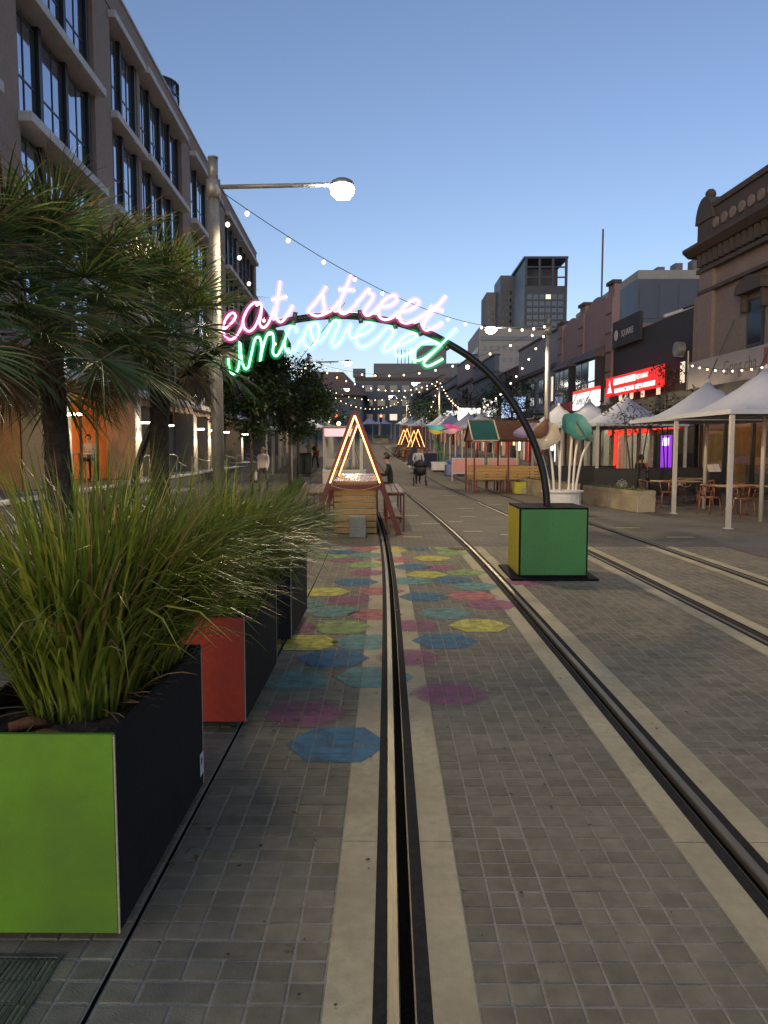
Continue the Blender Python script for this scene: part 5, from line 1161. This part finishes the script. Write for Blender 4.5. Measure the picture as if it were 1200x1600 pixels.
# ------------------------------------------------------------------ white canopies
mat('canopy_cloth', (.38, .40, .46), .8, .06, 1.5, .1, 12); mat('post_white', (.42, .40, .36), .5, .1, 4)
CAN = {}
def canopy_mesh(h):
    mb = MB(); n = 12; H = 1.04
    def P(i, j):
        x = (i / n - .5) * 2; y = (j / n - .5) * 2; r = max(abs(x), abs(y)); d = math.hypot(x, y); rr = .55 * r + .45 * min(d, 1.0) if d < 1 else r
        z = H * (max(0, 1 - rr)) ** 1.45 + (.0 if r < .999 else 0) - .06 * (1 - abs(abs(x) - abs(y))) * r * (1 if r > .9 else 0) * 0
        return (x * h, y * h, z)
    for i in range(n):
        for j in range(n): mb.face(P(i, j), P(i + 1, j), P(i + 1, j + 1), P(i, j + 1))
    return mb
def weld(me):
    import bmesh
    b = bmesh.new(); b.from_mesh(me); bmesh.ops.remove_doubles(b, verts=b.verts, dist=.0005); bmesh.ops.recalc_face_normals(b, faces=b.faces)
    for f in b.faces: f.smooth = True
    b.to_mesh(me); b.free(); return me
CANOPY = weld(canopy_mesh(1.58).mesh('canopy', 'canopy_cloth'))
_v = MB()
for s in (-1, 1): _v.box(-1.58, 1.58, s * 1.58 - .006, s * 1.58 + .006, -.10, .0); _v.box(s * 1.58 - .006, s * 1.58 + .006, -1.573, 1.573, -.10, .0)
VAL = _v.mesh('valance', 'canopy_cloth')
POSTM = MB().bar((0, 0, 0), (0, 0, 2.5), .085).bar((0, 0, 0), (0, 0, .02), .16).mesh('post', 'post_white')
MASTM = MB().tube([(0, 0, 0), (0, 0, 3.5)], .05, 10).mesh('mast', 'post_white', True)
CAPM = MB().lathe([(.07, 3.46), (.05, 3.56), (.01, 3.60)], (0, 0, 0), 10).mesh('cap', 'post_white')
def canopy(label, X, Y, corners=((-1, -1), (-1, 1), (1, -1), (1, 1)), mast=True, edge=2.5):
    t = thing('canopy_tent', label, 'canopy', (X, Y, gz(Y)), head(Y), 'white peaked canopies')
    c = link('canopy', CANOPY, t); c.location.z = edge; v = link('valance', VAL, c)
    link('cap', CAPM, t)
    if mast: link('mast', MASTM, t)
    for (a, b) in corners: o = link('post', POSTM, t); o.location = (a * 1.5, b * 1.5, 0)
EAST = [(8.55, 17.7, 'nearest white peaked canopy with a thick white post, at the picture edge'), (8.75, 21.4, 'white peaked canopy in front of the bubble tea fascia'), (8.35, 27.4, 'white peaked canopy half hidden by thin leaves before the red fascia'),
        (7.95, 30.9, 'white peaked canopy just below the white lit sign'), (7.5, 34.4, 'white peaked canopy behind the lavender flower and lamp pole'), (6.0, 50.5, 'white peaked canopy just beyond the shelter roof'), (5.5, 54, 'white peaked canopy next beyond the one by the shelter'),
        (4.95, 63, 'white peaked canopy above the pink glowing flower'), (4.5, 68, 'white peaked canopy above the aqua glowing flower'), (3.6, 82, 'white peaked canopy beyond the far lit A-frames'), (2.8, 92, 'far white canopy with maroon side cloth'), (2.2, 106, 'far white canopy next to the red traffic light')]
for X, Y, lb in EAST: canopy(lb, X, Y, mast=Y < 40, corners=((-1, -1), (1, -1)) if Y < 26 else ((-1, -1), (-1, 1), (1, -1), (1, 1)))
WEST = ['first white canopy of the west row, partly behind the street tree', 'second white canopy of the west row', 'third white canopy of the west row', 'fourth white canopy of the west row', 'fifth white canopy of the west row', 'sixth white canopy of the west row', 'seventh white canopy of the west row', 'eighth and farthest white canopy of the west row']
for k, lb in enumerate(WEST): Y = 41 + k * 4.0; canopy(lb, -3.35 + bend(Y), Y, mast=False)
for i, (X, Y) in enumerate(((-3.2, 122), (-1.3, 126))): canopy(['white canopy in the middle of the far street', 'yellowish lit canopy in the middle of the far street'][i], X, Y, mast=False)
mat('maroon_cloth', (.12, .03, .04), .85, .2, 4); o = MB().box(-1.5, 1.5, -.01, .01, 0, 2.45).build('side_cloth', 'maroon_cloth', None); tag(o, 'maroon cloth wall hung below a far white canopy', 'cloth'); o.location = (2.8 + .08, 90.35, gz(90.35)); o.rotation_euler = (0, 0, HEAD)

# ------------------------------------------------------------------ street trees
leafmat('tree_leaf', (.024, .055, .018), (.05, .085, .028), .5); leafmat('thin_leaf', (.03, .045, .022), (.06, .07, .03), .5); mat('bark', (.06, .048, .038), .9, .3, 8, .6, 30)
def tree(label, X, Y, crown_z, rad, hgt, n, leaf, m='tree_leaf', stems=1, seed=1, trunk_r=.06, clumps=26, group='street trees'):
    random.seed(seed); z0 = gz(Y); t = thing('street_tree', label, 'tree', (X, Y, z0), 0, group)
    tr = MB(); cl = []
    for _ in range(clumps):
        a = random.uniform(0, 6.283); q = random.random() ** .5; zz = random.uniform(-1, 1); k = math.sqrt(max(0, 1 - zz * zz * .85)); cl.append(Vector((math.cos(a) * q * k * rad, math.sin(a) * q * k * rad, crown_z + zz * hgt)))
    for s in range(stems):
        a = 6.283 * s / stems; lean = .0 if stems == 1 else .35; top = Vector((math.cos(a) * lean * rad, math.sin(a) * lean * rad, crown_z - hgt * .3)); base = Vector((math.cos(a) * .05, math.sin(a) * .05, 0)) * (0 if stems == 1 else 1)
        mid = (base + top) / 2 + Vector((random.uniform(-.06, .06), random.uniform(-.06, .06), 0)); tr.tube([base, mid, top], [trunk_r, trunk_r * .8, trunk_r * .5], 8)
        for c in cl[s::stems]:
            st = mid.lerp(top, random.uniform(.5, 1)); md = st.lerp(c, .5) + Vector((0, 0, random.uniform(0, .15))); tr.tube([st, md, c], [trunk_r * .35, trunk_r * .22, trunk_r * .08], 5)
    tr.build('trunk', 'bark', t, True)
    cr = MB()
    for c in cl:
        rc = random.uniform(.22, .42) * rad
        for _ in range(n // clumps):
            d = Vector((random.gauss(0, .5), random.gauss(0, .5), random.gauss(0, .4))) * rc; p = c + d
            ax = Vector((random.uniform(-1, 1), random.uniform(-1, 1), random.uniform(-.6, .6))).normalized(); sd = ax.cross(Vector((random.uniform(-.4, .4), random.uniform(-.4, .4), 1))).normalized(); L = leaf * random.uniform(.7, 1.3)
            cr.face(p - ax * L / 2, p + sd * L * .28, p + ax * L / 2, p - sd * L * .28)
    cr.build('crown', m, t)
tree('dark leafed street tree beside the tall lamp pole, under the green lettering', -4.25, 23.5, 3.35, 1.25, 1.25, 6500, .16, seed=21, clumps=34)
tree('dark leafed street tree next to the west canopies, with a slim trunk', -3.45, 26.5, 3.3, 1.35, 1.2, 6500, .16, seed=22, clumps=34)
tree('dark street tree reaching over the west canopy roofs', -4.2, 35, 3.5, 1.7, 1.0, 5000, .2, seed=23)
tree('street tree hanging over the farther west canopies', -4.6, 49, 3.6, 2.0, .9, 2400, .2, seed=24)
tree('leafy street tree behind the shelter roof and the black arch', 7.3, 46, 4.0, 1.9, 1.5, 3400, .17, seed=25)
tree('street tree before the brown shop windows', 6.6, 58, 3.8, 2.2, 1.3, 2600, .2, seed=26)
tree('street tree by the salmon wall under the dipping bulbs', 3.9, 86, 4.2, 2.6, 1.6, 2200, .26, seed=27)
tree('far street tree beside the grey shop', 4.6, 74, 3.7, 2.2, 1.3, 2200, .24, seed=28)
tree('thin sparsely leafed young tree beside the concrete trough', 7.75, 24.3, 2.9, 1.15, .75, 420, .11, 'thin_leaf', 4, 29, .03, 16)
tree('thin young tree with a few leaves in front of the bubble tea fascia', 9.9, 27.5, 3.6, 1.0, .9, 700, .12, 'thin_leaf', 3, 30, .03, 16)

# ------------------------------------------------------------------ concrete trough with low plants, cafe screens, cafe tables
mat('trough', (.36, .31, .21), .8, .15, 2.5, .2, 40, hue=(.2, .17, .11))
def trough(label, loc, rz, L, w_=.52, h=.58, m='trough', leafn=500, lh=.22):
    t = thing('planter_trough', label, 'planter', loc, rz)
    o = MB(); o.bbox(-w_ / 2, w_ / 2, 0, L, .01, h - .1, .015).build('trough', m, t)
    for (a, b, c, d) in ((-w_ / 2, -w_ / 2 + .06, 0, L), (w_ / 2 - .06, w_ / 2, 0, L), (-w_ / 2 + .061, w_ / 2 - .061, 0, .06), (-w_ / 2 + .061, w_ / 2 - .061, L - .06, L)): MB().box(a, b, c, d, h - .099, h).build('rim', m, t)
    cr = MB(); random.seed(int(L * 100))
    for _ in range(leafn): blade(cr, (random.uniform(-w_ / 2 + .08, w_ / 2 - .08), random.uniform(.08, L - .08), h - .1), random.uniform(0, 6.28), random.uniform(.5, 1.3) * lh, random.uniform(.1, .7), random.uniform(.2, 1.2), .016, 0, 3)
    cr.build('foliage', 'grass_deep', t)
trough('long beige concrete trough of low plants beside the cafe screens', (6.72, 20.1, 0), R(11.5), 3.2)
trough('beige trough behind the white flower drum', (5.75, 24.2, 0), R(8), 4.5, leafn=500)
trough('long low timber edged bed of dark plants west of the lit picnic table', (-2.45, 15.5, 0), R(4.5), 16, .6, .30, 'timber_dark', 2200, .34)
trough('pale planter box seen through the lit A-frame', (-.95, 30.5, 0), R(92), 1.7, .7, .85, 'white_metal', 300, .3)
trough('far green bush planter at the middle of the street', (-.2, 100, gz(100)), R(90), 2.0, .8, .7, 'trough', 400, .8)
o = MB().bar((0, 0, 0), (0, 0, 2.0), .11).build('white_post', 'post_white', None, loc=W(-.22, 27.5)); tag(o, 'plain white post standing behind the lit table, framed by the A-frame', 'post')
mat('screen_black', (.014, .014, .016), .7, .2, 4); mat('logo_white', (.5, .5, .5), .6)
def cafe_screen(label, a, b, h=1.02, logo=True):
    a = Vector(a); b = Vector(b); d = b - a; t = thing('cafe_screen', label, 'screen', a, math.atan2(d.y, d.x), 'black cafe wind screens'); L = d.length
    MB().box(.03, L - .03, -.012, .012, .12, h).build('cloth', 'screen_black', t)
    for x in (0, L): MB().tube([(x, 0, 0), (x, 0, h + .06)], .022, 8).build('post', 'screen_black', t); MB().tube([(x, 0, 0), (x, 0, .015)], .16, 12).build('foot', 'screen_black', t)
    MB().tube([(0, 0, h + .02), (L, 0, h + .02)], .018, 8).build('top_rail', 'screen_black', t)
    if logo:
        cx = L * .55; lo = MB(); s = .6
        for (an, ln, wd) in ((0, .42, .11), (.5, .38, .10), (-.5, .38, .10), (.95, .34, .09), (-.95, .34, .09)):
            for sgn in (-1, 1):
                pts = []
                for k in range(9):
                    u = k / 8; r = ln * u * s; off = sgn * wd * math.sin(math.pi * u) * s
                    pts.append((cx + r * math.sin(an) + off * math.cos(an), -.016, .48 + r * math.cos(an) - off * math.sin(an)))
                lo.tube(pts, .006, 4)
        for sgn in (-1, 1): lo.tube(spline([(cx + sgn * .04, -.016, .46), (cx + sgn * .2, -.016, .42), (cx + sgn * .33, -.016, .46), (cx + sgn * .36, -.016, .52)], 4), .007, 4)
        tag(lo.build('lotus_logo', 'logo_white', t), kind='stuff')
cafe_screen('black cafe wind screen with a white lotus outline beside the beige trough', (6.5, 24.6, 0), (8.05, 24.2, 0))
cafe_screen('black cafe wind screen with lotus outline behind the rust chairs', (8.6, 25.6, 0), (10.4, 25.4, 0))
cafe_screen('plain black cafe wind screen behind the white flower drum', (5.6, 28.2, 0), (8.2, 28.0, 0), logo=False)
mat('rust_wood', (.22, .075, .04), .5, .2, 5, .1, 40); mat('cafe_top', (.36, .24, .14), .45, .15, 4); mat('cafe_leg', (.04, .038, .036), .5)
def chair_proto():
    t = link('cafe_chair', None)
    MB().lathe([(.20, .44), (.215, .455), (.20, .475)], (0, 0, 0), 16).build('seat', 'rust_wood', t)
    for sx in (-1, 1):
        MB().tube([(sx * .15, .15, .45), (sx * .20, .21, 0)], [.018, .014], 7).build('leg', 'rust_wood', t, True)
        MB().tube([(sx * .16, -.14, .45), (sx * .20, -.22, 0)], [.018, .014], 7).build('leg', 'rust_wood', t, True)
        MB().tube([(sx * .19, -.06, .46), (sx * .235, -.10, .70)], .014, 6).build('back_spindle', 'rust_wood', t, True)
    arc = [(.25 * math.cos(a), -.25 * math.sin(a) + .02, .72 + .05 * math.sin(a)) for a in [math.pi * (-.08 + 1.16 * k / 14) for k in range(15)]]
    MB().tube(arc, [.016] * 4 + [.022] * 7 + [.016] * 4, 7).build('back_rail', 'rust_wood', t, True); MB().tube([(0, -.19, .46), (0, -.235, .74)], .02, 6).build('back_spindle', 'rust_wood', t, True)
    return t
CH = chair_proto(); first = True
TB = [(8.95, 19.7, 'square cafe table between the two thick white posts'), (8.35, 22.5, 'square cafe table in front of the lotus screen'), (9.7, 24.3, 'cafe table tucked behind, lit purple from the shop door')]
for X, Y, lb in TB:
    t = thing('cafe_table', lb, 'table', (X, Y, 0), .1, 'cafe tables under the canopies'); MB().bbox(-.6, .6, -.4, .4, .715, .75, .008).build('table_top', 'cafe_top', t); MB().tube([(0, 0, .02), (0, 0, .714)], .045, 10).build('pedestal', 'cafe_leg', t); MB().lathe([(.30, 0), (.29, .02), (.06, .05)], (0, 0, 0), 16).build('foot', 'cafe_leg', t)
CHS = [(8.1, 19.45, -1.2, 'rust cafe chair nearest the street, facing the middle table'), (8.75, 19.0, .1, 'rust cafe chair with its back to the camera before the table by the white posts'), (9.95, 19.5, 1.4, 'rust cafe chair at the picture edge beside a white post'), (9.2, 20.4, 3.2, 'rust cafe chair on the far side of the table by the white posts'), (9.75, 18.9, .5, 'rust cafe chair half hidden by the right thick post'),
       (7.5, 22.4, -1.5, 'rust cafe chair next to the beige trough'), (7.9, 21.8, -.3, 'rust cafe chair drawn up to the table by the lotus screen'), (8.7, 23.2, 3.0, 'rust cafe chair behind the table by the lotus screen'), (9.1, 22.2, 1.3, 'rust cafe chair between the two nearer tables')]
for i, (X, Y, rz, lb) in enumerate(CHS):
    c = CH if i == 0 else copy_tree(CH); c.location = (X, Y, 0); c.rotation_euler = (0, 0, rz); tag(c, lb, 'chair', 'rust cafe chairs')
t = thing('menu_stand', 'open white menu on a dark stand between the white posts', 'menu stand', (9.6, 22.9, 0), .2); MB().box(-.2, .2, -.15, .15, 0, 1.0).build('stand', 'screen_black', t)
M = Matrix.Translation((0, -.02, 1.1)) @ Matrix.Rotation(R(55), 4, 'X'); MB().box(-.2, -.01, -.13, .13, 0, .015, M).build('page', 'sticker', t); MB().box(.01, .2, -.13, .13, 0, .015, M).build('page', 'sticker', t)

# ------------------------------------------------------------------ play furniture, stalls, small street things
mat('lounge_blue', (.05, .09, .40), .4, .1, 4); mat('lounge_lilac', (.16, .18, .36), .5, .1, 4); mat('cloth_navy2', (.015, .02, .05), .8); mat('cloth_pink', (.35, .16, .26), .8, .1, 4); mat('panel_pink', (.55, .26, .24), .6, .1, 4)
t = thing('blue_lounge', 'blue plastic lounge with a flat top beyond the bench shelter', 'seat', W(5.35, 41), HEAD)
MB().bbox(-.75, .95, -.4, .4, .62, .82, .04).build('top', 'lounge_blue', t); MB().bbox(-.85, -.35, -.42, .42, .01, .61, .04).build('end_block', 'lounge_lilac', t); MB().prism([(.05, .61), (.30, .61), (.1, .01), (-.2, .01)], -.3, .3).build('raking_leg', 'cloth_navy2', t); MB().bbox(-.5, .6, .3, .4, .82, 1.0, .03).build('backrest', 'lounge_blue', t)
t = thing('draped_table', 'table with pink top and navy drape behind the woman with the pram', 'table', W(4.45, 50), HEAD)
MB().bbox(-.9, .9, -.4, .4, .86, .90, .01).build('table_top', 'cloth_pink', t); MB().box(-.92, .92, -.42, .42, .02, .858).build('drape', 'cloth_navy2', t)
t = thing('folded_parasol', 'navy folded parasol drooping beside the pram', 'parasol', W(3.0, 43), 0); MB().tube([(0, 0, 0), (0, 0, 1.7)], .02, 8).build('pole', 'frame_dark', t); MB().lathe([(.42, .45), (.3, .8), (.2, 1.2), (.05, 1.68)], (0, 0, 0), 9).build('cloth', 'cloth_navy', t); MB().lathe([(.25, 0), (.22, .06)], (0, 0, 0), 14).build('base', 'cafe_leg', t)
for i, x in enumerate((4.4, 6.1)):
    t = thing('pink_board', ['pink white framed board seen through the shelter bench, nearer the lounge', 'pink white framed board seen through the shelter beside the black arch'][i], 'board', W(x + .6, 36.5), HEAD); MB().box(-.72, .72, -.02, .02, .42, 1.02).build('panel', 'panel_pink', t)
    for a in (-.78, .72): MB().box(a, a + .06, -.03, .03, .0, 1.1).build('upright', 'post_white', t)
    MB().box(-.72, .72, -.03, .03, 1.022, 1.1).build('top_rail', 'post_white', t); MB().box(-.72, .72, -.03, .03, .34, .418).build('bottom_rail', 'post_white', t)
emit('pink_fascia_lit', (1.0, .45, .62), .55)
t = thing('pink_stall', 'white posted stall with glowing pink fascia left of the lit A-frame', 'stall', W(-1.15, 39), HEAD)
for a in (-.75, .75):
    for b in (0, 1.4): MB().bar((a, b, 0), (a, b, 2.55), .1).build('post', 'post_white', t)
MB().box(-.72, .72, -.06, -.03, 2.1, 2.5).build('fascia', 'pink_fascia_lit', t); MB().box(-.85, .85, -.1, 1.5, 2.55, 2.62).build('roof', 'post_white', t); MB().ball((.0, .1, 2.75), .1, 10, 6).build('lamp', 'bulb_warm', t, True); MB().box(-.7, .7, .3, .8, 0, .95).build('counter', 'post_white', t)
o = MB().bar((0, 0, 0), (0, 0, 1.72), .10).build('white_bollard', 'post_white', None, loc=W(-3.35, 36)); tag(o, 'short white square bollard in front of the dark cabinet', 'bollard')
t = thing('utility_cabinet', 'dark green utility cabinet under the first west canopy', 'cabinet', W(-3.0, 41.5), HEAD); MB().bbox(-.36, .36, -.3, .3, .06, 1.2, .03).build('body', 'cabinet_green' if 'cabinet_green' in MATS else mat('cabinet_green', (.012, .022, .018), .5).name, t); MB().box(-.3, .3, -.25, .25, 0, .06).build('plinth', 'concrete_block', t); MB().box(-.005, .005, -.306, -.3, .12, 1.12).build('door_gap', 'groove', t)
emit('signal_red', (1.0, .04, .02), 22, sample=False)
for i, (X, Y) in enumerate(((-7.3, 105), (-1.25, 107))):
    t = thing('traffic_light', ['red traffic light on the west side, above the pink stall', 'red traffic light beside the farthest street lamp'][i], 'traffic light', (X, Y, gz(Y)), HEAD)
    MB().tube([(0, 0, 0), (0, 0, 4.0)], .07, 8).build('pole', 'galv', t); MB().bbox(-.2, .2, -.28, -.08, 2.8, 3.85, .02).build('housing', 'frame_dark', t); MB().ball((0, -.29, 3.6), .15, 10, 6).build('red_lens', 'signal_red', t)
    for z in (3.3, 3.0): MB().ball((0, -.285, z), .11, 8, 5).build('dark_lens', 'groove', t)

# pram and people
t = thing('pram', 'black pram pushed by the woman in the pale top', 'pram', W(2.42, 33.3), math.pi)
mat('pram_black', (.012, .012, .013), .7, .2, 6)
MB().lathe([(.10, .42), (.24, .48), (.29, .62), (.28, .80)], (0, 0, 0), 16, 1, 1.25).build('seat_tub', 'pram_black', t, True)
hd = MB(); hd.lathe([(.28, 0), (.28, .12), (.20, .26), (.03, .32)], (0, -.08, .80), 16, 1, 1.0).build('hood', 'pram_black', t, True)
for sx in (-1, 1):
    MB().tube([(sx * .24, .34, .12), (sx * .27, -.05, .62), (sx * .27, -.42, 1.03)], .016, 7).build('frame_tube', 'frame_dark', t, True); MB().tube([(sx * .24, -.32, .14), (sx * .26, .0, .55)], .016, 7).build('frame_tube', 'frame_dark', t, True)
    for (yy, r) in ((.36, .12), (-.34, .16)):
        wl = MB(); 
        wl.tube([(sx * .27 + r * 0, yy + r * math.cos(a), r + r * math.sin(a) + .004) for a in [2 * math.pi * k / 16 for k in range(17)]], .02, 6); w0 = wl.build('wheel', 'castor_rubber', t, True); MB().tube([(sx * .25, yy, r + .004), (sx * .29, yy, r + .004)], r * .45, 10).build('hub', 'castor_metal', w0)
MB().tube([(-.27, -.42, 1.03), (.27, -.42, 1.03)], .018, 8).build('handle', 'pram_black', t, True)
person('woman in pale top with dark hair pushing the black pram', W(2.42, 34.15), math.pi + .05, 'cloth_grey', 'cloth_black', arms='push', pose='walk', long_hair=True, H=1.64)
person('pedestrian in white cardigan over black walking along the west footpath with a bag', W(-3.95, 29.5), math.pi - .2, 'cloth_white', 'cloth_dkgrey', 'hair_light', 'walk', H=1.68)
o = thing('carrier_bag', 'white carrier bag in the hand of the pedestrian in the cardigan', 'bag', W(-4.22, 29.44, .42), 0); MB().bbox(-.05, .05, -.13, .13, 0, .33, .03).build('bag', 'cloth_white', o); MB().tube(spline([(0, -.06, .32), (0, -.03, .42), (0, .03, .42), (0, .06, .32)], 4), .008, 5).build('handle', 'cloth_white', o)
person('woman in black carrying a child, under the west canopies', W(-2.7, 47.5), math.pi * .75, 'cloth_black', 'cloth_black', 'hair_dark', 'walk', 'hold', 1.66, long_hair=True)
person('small child in red carried by the woman in black', W(-2.55, 47.3, .75), math.pi * .9, 'cloth_red', 'cloth_dkgrey', 'hair_dark', 'sit', None, .95, .1)
person('person in black hunched at the lit picnic table bench', W(.40, 19.3), math.pi / 2, 'cloth_black', 'cloth_black', 'hair_dark', 'sit', seat=.81, H=1.5)
person('seated figure in silhouette behind the lotus screen before the white lit shop', (9.0, 27.9, 0), -1.2, 'cloth_black', 'cloth_black', 'hair_dark', 'sit', seat=.5)
t = thing('bench_stool', 'dark stool under the silhouetted cafe customer', 'stool', (9.0, 27.9, 0), -1.2); MB().bbox(-.2, .2, -.2, .2, .44, .5, .01).build('seat', 'cafe_leg', t)
for sx in (-1, 1):
    for sy in (-1, 1): MB().bar((sx * .16, sy * .16, 0), (sx * .16, sy * .16, .439), .03).build('leg', 'cafe_leg', t)
person('shopper standing inside the white lit shop', db.matrix_basis @ Vector((6.2, -1.2, .03)), 2.0, 'cloth_navy', 'cloth_black', pose='stand')
# lit window string on the bubble tea fascia
for i in range(1):
    f = gb.matrix_basis; string_light('warm bulbs looped in front of the bubble tea fascia', f @ Vector((14.6, 1.0, 4.85)), f @ Vector((6.2, 1.0, 4.5)), .45, 14, bulb=.75)

# a span wire and one sodium lamp further up
t = thing('span_wire', 'thin dark wire slanting from the arch down behind the street tree', 'wire', (-.95, 16.5, 4.75), 0); MB().tube([(0, 0, 0), (-1.55, 3.5, -1.0), (-3.0, 7.0, -2.2)], .008, 5).build('wire', 'cable', t, True)
emit('sodium', (1.0, .45, .12), 14, sample=False)
p = W(9.2, 64, 7.35); t = thing('flood_lamp', 'small orange flood lamp glowing on the brown brick parapet', 'lamp', p, HEAD); MB().ball((0, 0, 0), .17, 10, 8).build('bulb', 'sodium', t, True); MB().bar((.12, .1, 0), (1.0, .25, -.2), .05).build('bracket', 'frame_dark', t)
